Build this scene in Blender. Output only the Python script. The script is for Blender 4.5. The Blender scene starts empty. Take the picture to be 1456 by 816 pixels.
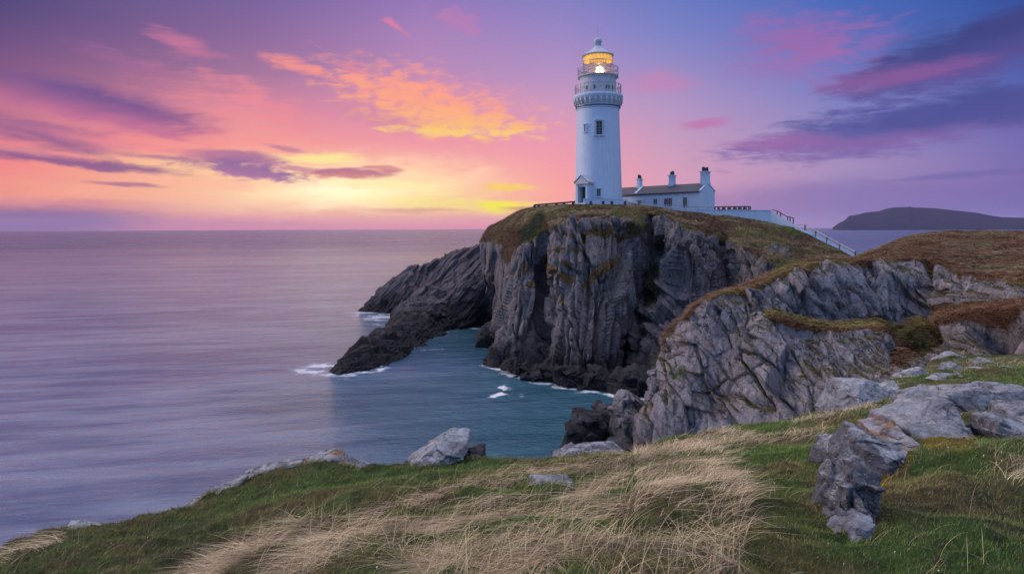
import bpy, math, random
import numpy as np
from mathutils import Matrix, Vector

random.seed(7)
rng = np.random.default_rng(11)
R = math.radians
scene = bpy.context.scene
COL = scene.collection

# ------------------------------------------------------------------ camera
CAMZ, F, CX, CY = 20.0, 970.67, 728.0, 324.5
RHO = math.atan(5 / 1456)
CR, SR = math.cos(RHO), math.sin(RHO)
cam_d = bpy.data.cameras.new('camera')
cam = bpy.data.objects.new('camera', cam_d)
COL.objects.link(cam)
cam_d.sensor_width = 36; cam_d.lens = 24
cam_d.shift_y = -(408 - CY) / 1456
cam_d.clip_start = 0.1; cam_d.clip_end = 120000
r_, u_, b_ = Vector((CR, 0, -SR)), Vector((SR, 0, CR)), Vector((0, -1, 0))
M = Matrix(((r_.x, u_.x, b_.x, 0), (r_.y, u_.y, b_.y, 0), (r_.z, u_.z, b_.z, CAMZ), (0, 0, 0, 1)))
cam.matrix_world = M
scene.camera = cam

# ------------------------------------------------------------------ colour
def lin(c):
    return tuple(((x / 255) / 12.92 if x / 255 <= 0.04045 else ((x / 255 + 0.055) / 1.055) ** 2.4) for x in c)

# ------------------------------------------------------------------ view / exposure
scene.view_settings.view_transform = 'Standard'
scene.view_settings.look = 'None'
scene.view_settings.exposure = 0.0
scene.view_settings.gamma = 1.0
scene.view_settings.use_curve_mapping = False
scene.cycles.max_bounces = 6
scene.cycles.diffuse_bounces = 3
scene.cycles.glossy_bounces = 3
scene.cycles.transmission_bounces = 6
scene.cycles.transparent_max_bounces = 8
scene.cycles.volume_bounces = 1
scene.cycles.use_denoising = True

# ------------------------------------------------------------------ node helper
class NT:
    def __init__(s, tree):
        s.t = tree; s.n = tree.nodes; s.l = tree.links
    def node(s, typ, **kw):
        n = s.n.new(typ)
        for k, v in kw.items(): setattr(n, k, v)
        return n
    def link(s, a, b): s.l.new(a, b)
    def put(s, sock, v):
        if v is None: return
        if isinstance(v, bpy.types.NodeSocket): s.link(v, sock)
        else:
            if sock.type == 'RGBA' and len(v) == 3: v = tuple(v) + (1,)
            sock.default_value = v
    def math(s, op, a, b=None, c=None, clamp=False):
        n = s.node('ShaderNodeMath', operation=op); n.use_clamp = clamp
        s.put(n.inputs[0], a)
        if b is not None: s.put(n.inputs[1], b)
        if c is not None: s.put(n.inputs[2], c)
        return n.outputs[0]
    def vmath(s, op, a, b=None):
        n = s.node('ShaderNodeVectorMath', operation=op)
        s.put(n.inputs[0], a)
        if b is not None: s.put(n.inputs[1], b)
        return n.outputs[1] if op in ('LENGTH', 'DISTANCE', 'DOT_PRODUCT') else n.outputs[0]
    def rng(s, v, a, b, c=0.0, d=1.0, smooth=False):
        n = s.node('ShaderNodeMapRange')
        if smooth: n.interpolation_type = 'SMOOTHSTEP'
        s.put(n.inputs[0], v)
        for i, x in zip((1, 2, 3, 4), (a, b, c, d)): s.put(n.inputs[i], x)
        return n.outputs[0]
    def mix(s, f, a, b, mode='MIX'):
        n = s.node('ShaderNodeMix', data_type='RGBA', blend_type=mode)
        s.put(n.inputs[0], f); s.put(n.inputs[6], a); s.put(n.inputs[7], b)
        return n.outputs[2]
    def noise(s, vec, scale, detail=4, rough=0.55, dist=0.0, out=0):
        n = s.node('ShaderNodeTexNoise')
        if vec is not None: s.link(vec, n.inputs['Vector'])
        n.inputs['Scale'].default_value = scale; n.inputs['Detail'].default_value = detail
        n.inputs['Roughness'].default_value = rough; n.inputs['Distortion'].default_value = dist
        return n.outputs[out]
    def voro(s, vec, scale, feature='F1', out=0, rand=1.0):
        n = s.node('ShaderNodeTexVoronoi', feature=feature)
        if vec is not None: s.link(vec, n.inputs['Vector'])
        n.inputs['Scale'].default_value = scale; n.inputs['Randomness'].default_value = rand
        return n.outputs[out]
    def mapping(s, vec, loc=(0, 0, 0), rot=(0, 0, 0), scale=(1, 1, 1), typ='POINT'):
        n = s.node('ShaderNodeMapping', vector_type=typ)
        s.link(vec, n.inputs[0]); n.inputs[1].default_value = loc; n.inputs[2].default_value = rot; n.inputs[3].default_value = scale
        return n.outputs[0]
    def ramp(s, v, stops):
        n = s.node('ShaderNodeValToRGB'); s.link(v, n.inputs[0])
        cr = n.color_ramp
        while len(cr.elements) > len(stops): cr.elements.remove(cr.elements[-1])
        while len(cr.elements) < len(stops): cr.elements.new(0.5)
        for e, (p, c) in zip(cr.elements, stops):
            e.position = p; e.color = tuple(c) + (1,) if len(c) == 3 else c
        return n.outputs[0]

def px2az(px): return math.atan((px - CX) / F)
def px2el(px, py): return math.atan((CY - py - (px - CX) * -0.00343) / math.hypot(F, px - CX))

# ------------------------------------------------------------------ world: dusk sky with sunset clouds
SKY_GAIN, BACK_GAIN = 1.0, 1.0
UPWARM = (2.2, 2.05, 2.2)      # overhead sky out of view, brightened as fill light for the ground
SUN_AZ, SUN_EL = R(-72), R(20)
world = bpy.data.worlds.new('World'); scene.world = world; world.use_nodes = True
wt = NT(world.node_tree)
for n in list(wt.n): wt.n.remove(n)
geo = wt.node('ShaderNodeTexCoord').outputs['Generated']
sep = wt.node('ShaderNodeSeparateXYZ'); wt.link(geo, sep.inputs[0])
X, Y, Z = sep.outputs
az = wt.math('ARCTAN2', X, Y)
el = wt.math('ARCSINE', wt.math('MINIMUM', wt.math('MAXIMUM', Z, -1.0), 1.0))
EL_MAX = R(90)
# (photo column, list of (photo row, colour)) -> azimuth keys
SKY = [
 (0, [(325,(188,116,150)),(300,(194,118,142)),(270,(240,142,126)),(230,(246,134,132)),(190,(228,128,140)),(150,(192,116,142)),(100,(136,90,132)),(50,(110,80,130)),(0,(84,72,124))]),
 (360, [(325,(234,142,156)),(300,(252,176,152)),(270,(255,212,160)),(240,(255,202,156)),(200,(248,162,152)),(150,(216,136,158)),(100,(164,117,155)),(50,(142,106,156)),(0,(122,99,157))]),
 (600, [(325,(236,142,162)),(300,(255,192,150)),(270,(255,216,154)),(240,(255,184,160)),(200,(242,152,166)),(150,(214,142,178)),(100,(186,138,184)),(50,(171,132,185)),(0,(150,120,184))]),
 (800, [(325,(238,148,165)),(300,(255,168,155)),(270,(255,165,157)),(240,(246,158,166)),(200,(234,155,178)),(150,(204,154,190)),(100,(178,145,195)),(50,(156,136,196)),(0,(134,128,194))]),
 (950, [(325,(214,150,180)),(290,(222,158,180)),(250,(218,160,186)),(200,(200,156,190)),(150,(179,150,195)),(100,(153,140,196)),(50,(126,132,198)),(0,(108,122,194))]),
 (1200, [(325,(156,128,180)),(300,(146,126,178)),(275,(150,132,182)),(240,(166,142,188)),(200,(150,138,190)),(150,(128,130,194)),(100,(106,120,192)),(50,(84,110,188)),(0,(72,104,184))]),
 (1456,[(325,(104,102,172)),(290,(106,98,168)),(260,(124,106,172)),(200,(114,106,176)),(150,(95,100,175)),(100,(76,95,170)),(50,(60,90,165)),(0,(50,80,158))]),
]
elf = wt.math('DIVIDE', wt.math('MAXIMUM', el, 0.0), EL_MAX)
cols = []
for px, rows in SKY:
    stops = [(max(0.0, px2el(px, py) / EL_MAX), lin(c)) for py, c in rows]
    top = rows[-1][1]
    t2 = tuple(int(0.65 * a + 0.35 * b) for a, b in zip(top, (88, 104, 176)))
    stops.append((R(34) / EL_MAX, lin(t2)))
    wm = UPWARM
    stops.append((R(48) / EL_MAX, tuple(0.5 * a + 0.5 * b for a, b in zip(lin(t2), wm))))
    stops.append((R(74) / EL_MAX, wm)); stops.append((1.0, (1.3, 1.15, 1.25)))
    cols.append((px2az(px), wt.ramp(elf, stops)))
sky = cols[0][1]
for (a0, _), (a1, c1) in zip(cols[:-1], cols[1:]):
    sky = wt.mix(wt.rng(az, a0, a1), sky, c1)
# the half of the sky behind the camera: clear blue dusk
nish = wt.node('ShaderNodeTexSky', sky_type='NISHITA')
nish.sun_disc = False; nish.sun_elevation = SUN_EL; nish.sun_rotation = SUN_AZ
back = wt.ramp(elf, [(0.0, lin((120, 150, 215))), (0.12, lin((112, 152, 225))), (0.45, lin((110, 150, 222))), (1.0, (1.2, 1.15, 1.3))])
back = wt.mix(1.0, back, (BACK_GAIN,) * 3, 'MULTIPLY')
back = wt.mix(0.05, back, nish.outputs[0], 'ADD')
backf = wt.rng(Y, 0.15, -0.55, 0, 1, True)

# clouds: each a soft ellipse in azimuth / elevation, torn by shared noise
comb = wt.node('ShaderNodeCombineXYZ'); wt.link(az, comb.inputs[0]); wt.link(el, comb.inputs[1])
ae = comb.outputs[0]
w1 = wt.noise(wt.mapping(ae, scale=(1, 3.2, 1)), 9, 5, 0.6, 0.6, out=1)
warp = wt.vmath('MULTIPLY', wt.vmath('SUBTRACT', w1, (0.5, 0.5, 0.5)), (0.055, 0.022, 0))
aew = wt.vmath('ADD', ae, warp)
streak = wt.noise(wt.mapping(ae, rot=(0, 0, R(-7)), scale=(1, 6, 1)), 16, 6, 0.62, 0.5)
puff = wt.noise(wt.mapping(ae, rot=(0, 0, R(-12)), scale=(1, 2.6, 1)), 34, 7, 0.6, 0.5)
tex = wt.math('ADD', wt.math('MULTIPLY', streak, 0.6), wt.math('MULTIPLY', puff, 0.4))
def cloud(cur, px, py, hw, hh, rot, col, op, tear=1.6, texs=None, soft=0.7, edge=None, gain=1.0):
    a, e = px2az(px), px2el(px, py)
    k = 1 / math.hypot(F, px - CX)
    v = wt.mapping(aew, loc=(a, e, 0), rot=(0, 0, R(rot)), scale=(1.3 * hw * k * math.cos(a), 1.3 * hh * k, 1), typ='TEXTURE')
    r = wt.vmath('LENGTH', v)
    d = wt.math('ADD', wt.math('SUBTRACT', 1.0, r), wt.math('MULTIPLY', wt.math('SUBTRACT', texs or tex, 0.5), tear * 1.25))
    m = wt.rng(d, -0.12, soft * 1.35, 0, op, True)
    if edge:  # underside lit by the low sun in another tint
        sy = wt.node('ShaderNodeSeparateXYZ'); wt.link(v, sy.inputs[0])
        col = wt.mix(wt.rng(sy.outputs[1], -0.9, 0.5, 1, 0, True), lin(col), lin(edge))
        return wt.mix(m, cur, col)
    return wt.mix(m, cur, tuple(gain * x for x in lin(col)))
C = [
 # broad glow / veils
 (470,258,240,40,2,(255,236,182),0.85,1.0,None,1.0,None,1.25),
 (500,276,130,20,-4,(255,248,208),0.9,1.0,None,1.1,None,1.35),
 (620,150,170,42,-8,(252,158,148),0.45,1.6,None,1.3,None),
 (640,290,150,14,-3,(255,232,120),0.7,1.6,None,0.7,None),
 (250,205,220,55,-6,(250,140,140),0.5,2.2,None,0.9,None),
 (330,160,120,45,-20,(250,150,150),0.45,2.2,None,0.9,None),
 (200,265,300,24,3,(255,170,140),0.6,1.6,None,0.8,None),
 (260,232,120,14,-3,(255,205,150),0.7,1.6,None,0.7,None),
 (715,294,38,8,0,(255,240,30),1.0,0.8,None,0.5,None),
 (720,266,38,5,0,(255,215,70),0.8,1.2,None,0.5,None),
 (455,222,60,7,2,(255,240,150),0.8,1.2,None,0.5,None),
 (560,262,60,8,-4,(255,242,170),0.7,1.4,None,0.5,None),
 # lit cloud bank over the sea
 (610,142,125,36,-12,(255,160,138),1.0,2.2,puff,0.9,(255,176,120)),
 (555,128,75,20,-6,(255,162,138),0.85,2.2,puff,0.8,None),
 (690,176,80,15,-6,(255,190,120),0.75,2.2,puff,0.8,(255,215,95)),
 (545,168,80,13,-10,(210,135,160),0.7,1.8,None,0.8,None),
 (640,187,90,5,-3,(255,224,110),0.75,2.0,puff,0.6,None),
 (425,94,48,9,-10,(250,150,140),0.85,2.2,None,0.6,None),
 (500,96,22,8,-12,(235,140,150),0.6,2.2,None,0.6,None),
 (262,57,56,10,-16,(205,120,155),0.8,1.8,None,0.7,None),
 (565,38,16,4,-30,(230,130,160),0.7,1.5,None,0.6,None),
 (652,30,30,14,-20,(200,125,175),0.45,2.4,puff,0.6,None),
 (180,85,70,12,-12,(170,105,155),0.5,2.0,None,0.7,None),
 (380,150,90,16,-24,(240,140,150),0.6,2.2,None,0.7,None),
 # dark streaks on the left
 (140,146,165,25,-8,(118,86,142),1.0,1.1,None,0.5,(200,112,150)),
 (60,184,130,20,-8,(134,90,142),0.85,1.4,None,0.6,None),
 (90,222,160,8,-5,(132,86,140),0.9,1.2,None,0.45,None),
 (185,258,50,4,-4,(165,105,140),0.8,1.2,None,0.5,None),
 (335,222,75,9,-3,(175,115,150),0.9,1.3,None,0.4,(150,100,155)),
 (350,240,75,10,-6,(150,105,155),0.95,1.5,puff,0.4,(175,115,160)),
 (490,244,62,7,0,(185,112,140),0.95,1.1,None,0.4,(215,130,130)),
 (545,238,26,4,-4,(215,130,135),0.8,1.2,None,0.4,None),
 (400,208,26,4,-6,(185,120,150),0.7,1.2,None,0.5,None),
 (760,299,40,4,-1,(205,120,120),0.8,1.4,None,0.5,None),
 (40,312,190,24,2,(128,94,146),0.85,0.7,None,0.5,None),
 (330,318,160,10,0,(205,125,155),0.5,0.9,None,0.7,None),
 (640,165,115,28,-6,(255,172,132),0.9,1.8,puff,0.9,(255,200,110)),
 (150,196,140,9,-7,(248,142,148),0.6,1.6,None,0.8,None),
 (40,210,90,6,-5,(240,150,150),0.6,1.4,None,0.8,None),
 (240,222,60,4,-4,(160,100,145),0.7,1.3,None,0.6,None),
 (60,245,120,8,-3,(245,150,140),0.5,1.5,None,0.8,None),
 (215,178,70,6,-14,(190,108,150),0.6,1.8,None,0.7,None),
 (420,235,30,4,-2,(190,120,150),0.7,1.3,None,0.5,None),
 (590,298,70,3,-1,(225,150,130),0.6,1.2,None,0.6,None),
 (100,282,160,6,-1,(215,130,145),0.5,1.2,None,0.8,None),
 # right side
 (938,118,62,18,0,(208,126,176),0.6,1.6,None,0.9,None),
 (998,176,34,7,4,(192,116,174),0.8,1.2,None,0.6,None),
 (1150,55,105,32,-8,(160,104,170),0.75,2.4,None,0.7,None),
 (1130,92,95,26,4,(164,108,172),0.6,2.2,None,0.8,None),
 (1250,110,110,18,8,(158,100,162),0.75,1.8,None,0.7,None),
 (1385,78,195,40,14,(62,70,134),0.95,1.5,None,0.45,(96,80,150)),
 (1290,112,110,13,6,(146,92,156),0.7,1.6,None,0.6,None),
 (1300,178,260,32,7,(78,84,154),0.9,1.7,None,0.45,(112,96,166)),
 (1110,205,85,13,-2,(156,106,168),0.8,1.6,None,0.6,None),
 (1400,160,170,24,8,(74,78,146),0.8,1.6,None,0.5,None),
 (1240,208,130,14,4,(134,100,166),0.7,1.7,None,0.6,None),
 (1436,40,90,14,10,(64,66,128),0.7,1.5,None,0.6,None),
 (1370,252,140,5,2,(112,98,164),0.7,1.0,None,0.6,None),
 (1260,292,330,30,0,(128,104,170),0.55,0.5,None,0.4,None),
]
for c in C:
    sky = cloud(sky, *c)
# join front sky, brightened above the frame as fill light, to back sky
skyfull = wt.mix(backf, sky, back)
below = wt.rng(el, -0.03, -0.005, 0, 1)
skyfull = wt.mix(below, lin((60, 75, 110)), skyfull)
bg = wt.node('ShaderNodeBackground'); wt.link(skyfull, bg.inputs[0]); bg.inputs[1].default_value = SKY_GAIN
wo = wt.node('ShaderNodeOutputWorld'); wt.link(bg.outputs[0], wo.inputs[0])
world.cycles.sampling_method = 'MANUAL'; world.cycles.sample_map_resolution = 512

# sun lamp set left of the sunset glow, added as key for left-facing faces
sd = bpy.data.lights.new('sun', 'SUN'); sd.energy = 1.7; sd.angle = R(16); sd.color = (1.0, 0.80, 0.72)
sun = bpy.data.objects.new('sun', sd); COL.objects.link(sun)
sv = Vector((math.sin(SUN_AZ) * math.cos(SUN_EL), math.cos(SUN_AZ) * math.cos(SUN_EL), math.sin(SUN_EL)))
sun.rotation_euler = sv.to_track_quat('Z', 'Y').to_euler(); sun.location = (-60, 100, 80)

# ------------------------------------------------------------------ projection helpers
def P(px, py, D):
    xc = (px - CX) / F * D; yc = (CY - py) / F * D
    return np.array([xc * CR + yc * SR, D, CAMZ - xc * SR + yc * CR])
def PZ(px, z, D):
    p = P(px, CY, D); p[2] = z; return p
def proj(V):
    V = np.asarray(V); x = V[..., 0]; y = np.maximum(V[..., 1], 0.05); z = V[..., 2] - CAMZ
    return CX + F * (x * CR - z * SR) / y, CY - F * (x * SR + z * CR) / y

# ------------------------------------------------------------------ numpy noise
def h3(ix, iy, iz, seed):
    h = (ix.astype(np.int64) * 73856093) ^ (iy.astype(np.int64) * 19349663) ^ (iz.astype(np.int64) * 83492791) ^ (seed * 2654435761 & 0xffffffff)
    h &= 0xffffffff
    h = ((h ^ (h >> 16)) * 0x45d9f3b) & 0xffffffff
    h = ((h ^ (h >> 16)) * 0x45d9f3b) & 0xffffffff
    return ((h ^ (h >> 16)) & 0xffffff) / float(0x1000000)
def vnoise(p, seed=0):
    i = np.floor(p).astype(np.int64); f = p - i; f = f * f * f * (f * (f * 6 - 15) + 10)
    x, y, z = i[..., 0], i[..., 1], i[..., 2]; out = 0
    for dx in (0, 1):
        wx = f[..., 0] if dx else 1 - f[..., 0]
        for dy in (0, 1):
            wy = f[..., 1] if dy else 1 - f[..., 1]
            for dz in (0, 1):
                wz = f[..., 2] if dz else 1 - f[..., 2]
                out = out + wx * wy * wz * h3(x + dx, y + dy, z + dz, seed)
    return out * 2 - 1
def fbm(p, o=4, seed=0, g=0.5):
    a, s, t = 1.0, 0, 0
    for k in range(o):
        s = s + a * vnoise(p * 2.03 ** k + 17.3 * k, seed + k); t += a; a *= g
    return s / t
def ridged(p, o=4, seed=0):
    a, s, t = 1.0, 0, 0
    for k in range(o):
        s = s + a * (1 - 2 * np.abs(vnoise(p * 2.07 ** k + 9.1 * k, seed + k))); t += a; a *= 0.5
    return s / t
def worley(p, seed=0):
    sh = p.shape[:-1]; p = p.reshape(-1, 3)
    i = np.floor(p).astype(np.int64); n = len(p)
    f1 = np.full(n, 9.0); f2 = np.full(n, 9.0); c1 = np.zeros((n, 3)); idh = np.zeros(n)
    for dx in (-1, 0, 1):
        for dy in (-1, 0, 1):
            for dz in (-1, 0, 1):
                x, y, z = i[:, 0] + dx, i[:, 1] + dy, i[:, 2] + dz
                c = np.stack([x + h3(x, y, z, seed), y + h3(x, y, z, seed + 1), z + h3(x, y, z, seed + 2)], 1)
                d = np.linalg.norm(p - c, axis=1)
                nw = d < f1
                f2 = np.where(nw, f1, np.minimum(f2, d))
                c1[nw] = c[nw]; idh = np.where(nw, h3(x, y, z, seed + 5), idh); f1 = np.where(nw, d, f1)
    rel = p - c1
    return f1.reshape(sh), f2.reshape(sh), idh.reshape(sh), rel.reshape(sh + (3,))
def blocks(Pw, size, seed, tilt=0.8, crack=0.35, cw=0.08, rot=0.0):
    """jointed rock: every cell is a tilted facet at its own level; size = (x,y,z) of a block"""
    q = Pw.copy()
    if rot:
        c, s = math.cos(rot), math.sin(rot)
        q = np.stack([q[..., 0] * c - q[..., 2] * s, q[..., 1], q[..., 0] * s + q[..., 2] * c], -1)
    q = q / np.array(size)
    q = q + 0.05 * np.stack([vnoise(q * 1.7, seed + 31), vnoise(q * 1.7, seed + 32), vnoise(q * 1.7, seed + 33)], -1)
    f1, f2, idh, rel = worley(q, seed)
    k = (idh * 997).astype(np.int64)
    t = np.stack([h3(k, k * 3, k * 7, seed + 11), h3(k, k * 5, k, seed + 12), h3(k * 2, k, k, seed + 13)], -1) * 2 - 1
    d = (idh * 2 - 1) * 0.6 + tilt * (t * rel).sum(-1)
    return d - 0.45 * crack * np.exp(-(f2 - f1) / (0.45 * cw))
def sstep(x, a, b):
    t = np.clip((x - a) / (b - a), 0, 1); return t * t * (3 - 2 * t)

# ------------------------------------------------------------------ interpolation of control lattices
def pchip(A, t):
    A = np.asarray(A, float); n = len(A); d = np.diff(A, axis=0); m = np.zeros_like(A)
    a, b = d[:-1], d[1:]
    with np.errstate(divide='ignore', invalid='ignore'):
        hm = np.where(a * b > 0, 2 * a * b / (a + b), 0.0)
    m[1:-1] = np.nan_to_num(hm) * 0.6 + 0.4 * np.where(a * b > 0, (a + b) / 2, 0); m[0] = d[0]; m[-1] = d[-1]
    i = np.clip(np.floor(t).astype(int), 0, n - 2); f = (t - i).reshape((-1,) + (1,) * (A.ndim - 1))
    return (A[i] * (2 * f ** 3 - 3 * f ** 2 + 1) + m[i] * (f ** 3 - 2 * f ** 2 + f) + A[i + 1] * (-2 * f ** 3 + 3 * f ** 2) + m[i + 1] * (f ** 3 - f ** 2))
def params(w):
    out = []
    for k, n in enumerate(w): out += list(k + np.arange(n) / n)
    out.append(len(w)); return np.array(out)
def lattice(cols, vw, nu):
    """cols: columns x rows of 3-D control points -> dense grid (u, v, 3)"""
    A = np.array(cols, float)
    tv = params(vw)
    G = pchip(A.transpose(1, 0, 2), tv).transpose(1, 0, 2)
    mid = A[:, A.shape[1] // 2]; L = np.linalg.norm(np.diff(mid, axis=0)[:, :2], axis=1) + 1.5
    uw = np.maximum(6, np.round(nu * L / L.sum())).astype(int)
    tu = params(uw)
    return pchip(G, tu), tu, tv
def normals(G):
    gu = np.gradient(G, axis=0); gv = np.gradient(G, axis=1)
    n = np.cross(gu, gv); n /= np.linalg.norm(n, axis=-1, keepdims=True) + 1e-9
    return n
def blur(A, k):
    for ax in (0, 1):
        for _ in range(k):
            A = np.concatenate([A.take([0], ax), A, A.take([-1], ax)], ax)
            n = A.shape[ax]
            A = (A.take(range(0, n - 2), ax) + 2 * A.take(range(1, n - 1), ax) + A.take(range(2, n), ax)) / 4
    return A

# ------------------------------------------------------------------ mesh builders
def link(name, me, mats, parent=None, smooth=False):
    o = bpy.data.objects.new(name, me); COL.objects.link(o)
    for m in (mats if isinstance(mats, (list, tuple)) else [mats]): me.materials.append(m)
    if smooth and len(me.polygons): me.polygons.foreach_set('use_smooth', np.ones(len(me.polygons), bool))
    if parent is not None: o.parent = parent
    return o
def raw_mesh(name, V, Fc, sizes=None):
    me = bpy.data.meshes.new(name); V = np.asarray(V, np.float32).reshape(-1, 3); Fc = np.asarray(Fc)
    if sizes is None: sizes = np.full(len(Fc), Fc.shape[1]); Fc = Fc.reshape(-1)
    me.vertices.add(len(V)); me.vertices.foreach_set('co', V.reshape(-1))
    me.loops.add(len(Fc)); me.loops.foreach_set('vertex_index', Fc.astype(np.int32))
    me.polygons.add(len(sizes)); st = np.concatenate([[0], np.cumsum(sizes)[:-1]])
    me.polygons.foreach_set('loop_start', st.astype(np.int32)); me.polygons.foreach_set('loop_total', np.asarray(sizes, np.int32))
    me.update(calc_edges=True); return me
def attr(me, name, A, typ='FLOAT'):
    a = me.attributes.new(name, typ, 'POINT')
    if typ == 'FLOAT': a.data.foreach_set('value', np.asarray(A, np.float32).reshape(-1))
    else:
        A = np.asarray(A, np.float32).reshape(-1, A.shape[-1])
        if A.shape[1] == 3: A = np.concatenate([A, np.ones((len(A), 1), np.float32)], 1)
        a.data.foreach_set('color', A.reshape(-1))
def grid_mesh(name, G, wrap=False):
    nu, nv = G.shape[:2]; idx = np.arange(nu * nv).reshape(nu, nv)
    if wrap: idx = np.concatenate([idx, idx[:1]], 0)
    q = np.stack([idx[:-1, :-1], idx[1:, :-1], idx[1:, 1:], idx[:-1, 1:]], -1).reshape(-1, 4)
    return raw_mesh(name, G.reshape(-1, 3), q)
class MB:
    def __init__(s): s.v = []; s.f = []
    def add(s, V, Fc):
        b = len(s.v); s.v += [tuple(p) for p in V]; s.f += [tuple(b + i for i in f) for f in Fc]; return s
    def prism(s, base, top):
        n = len(base); return s.add(list(base) + list(top), [tuple(range(n))[::-1], tuple(range(n, 2 * n))] + [(i, (i + 1) % n, n + (i + 1) % n, n + i) for i in range(n)])
    def box(s, c, d, ax=None):
        """box centre c, full sizes d, axes ax (3 vectors)"""
        c = np.array(c, float); a = np.eye(3) if ax is None else np.array(ax, float)
        h = np.array(d) / 2; pts = lambda z: [c + a[0] * h[0] * sx + a[1] * h[1] * sy + a[2] * h[2] * z for sx, sy in ((-1, -1), (1, -1), (1, 1), (-1, 1))]
        return s.prism(pts(-1), pts(1))
    def bar(s, p, q, w, h=None, n=4):
        p = np.array(p, float); q = np.array(q, float); d = q - p; L = np.linalg.norm(d); d /= L
        up = np.array([0, 0, 1.0]) if abs(d[2]) < 0.95 else np.array([1.0, 0, 0])
        a = np.cross(d, up); a /= np.linalg.norm(a); b = np.cross(a, d); h = h or w
        if n == 4: ring = lambda c: [c + a * w / 2 * x + b * h / 2 * y for x, y in ((-1, -1), (1, -1), (1, 1), (-1, 1))]
        else: ring = lambda c: [c + a * w / 2 * math.cos(2 * math.pi * k / n) + b * h / 2 * math.sin(2 * math.pi * k / n) for k in range(n)]
        return s.prism(ring(p), ring(q))
    def lathe(s, c, prof, n=48, caps=True):
        V = []; Fc = []
        for r, z in prof:
            for k in range(n): t = 2 * math.pi * k / n; V.append((c[0] + r * math.cos(t), c[1] + r * math.sin(t), c[2] + z))
        for j in range(len(prof) - 1):
            for k in range(n): Fc.append((j * n + k, j * n + (k + 1) % n, (j + 1) * n + (k + 1) % n, (j + 1) * n + k))
        if caps: Fc.append(tuple(range(n))[::-1]); Fc.append(tuple(range((len(prof) - 1) * n, len(prof) * n)))
        return s.add(V, Fc)
    def ring(s, c, r, w, h, n=48):
        return s.lathe(c, [(r - w / 2, -h / 2), (r + w / 2, -h / 2), (r + w / 2, h / 2), (r - w / 2, h / 2), (r - w / 2, -h / 2)], n, False)
    def build(s, name, mat, parent=None, smooth=False):
        me = bpy.data.meshes.new(name); me.from_pydata(s.v, [], s.f); me.update()
        return link(name, me, mat, parent, smooth)
def empty(name, loc=(0, 0, 0)):
    o = bpy.data.objects.new(name, None); o.location = loc; COL.objects.link(o); return o
def own(root, *obs):
    """parts were modelled in world coordinates: keep them there under the root"""
    for o in obs: o.parent = root; o.matrix_parent_inverse = Matrix.Translation(-Vector(root.location))
def tag(o, label=None, cat=None, group=None, kind=None):
    if label: o['label'] = label
    if cat: o['category'] = cat
    if group: o['group'] = group
    if kind: o['kind'] = kind
    return o

# ------------------------------------------------------------------ materials
def new_mat(name):
    m = bpy.data.materials.new(name); m.use_nodes = True; t = NT(m.node_tree)
    return m, t, m.node_tree.nodes['Principled BSDF']
def flat_mat(name, col, rough=0.7, var=0.12, scale=3.0, metal=0.0, bump=0.0, streaks=0.0):
    m, t, b = new_mat(name); tc = t.node('ShaderNodeTexCoord').outputs['Object']
    n = t.noise(tc, scale, 5, 0.6)
    c = t.mix(t.rng(n, 0.3, 0.7), tuple(x * (1 - var) for x in col), tuple(min(1, x * (1 + var)) for x in col))
    if streaks:
        s = t.noise(t.mapping(tc, scale=(1.6, 1.6, 0.12)), 2.2, 6, 0.65)
        c = t.mix(t.rng(s, 0.52, 0.75, 0, streaks), c, tuple(x * 0.5 for x in (col[0], col[1] * 0.95, col[2] * 0.85)))
    t.link(c, b.inputs['Base Color']); b.inputs['Roughness'].default_value = rough; b.inputs['Metallic'].default_value = metal
    if bump:
        bn = t.node('ShaderNodeBump'); bn.inputs['Strength'].default_value = bump; bn.inputs['Distance'].default_value = 0.05
        t.link(t.noise(tc, scale * 6, 4), bn.inputs['Height']); t.link(bn.outputs[0], b.inputs['Normal'])
    return m
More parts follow.
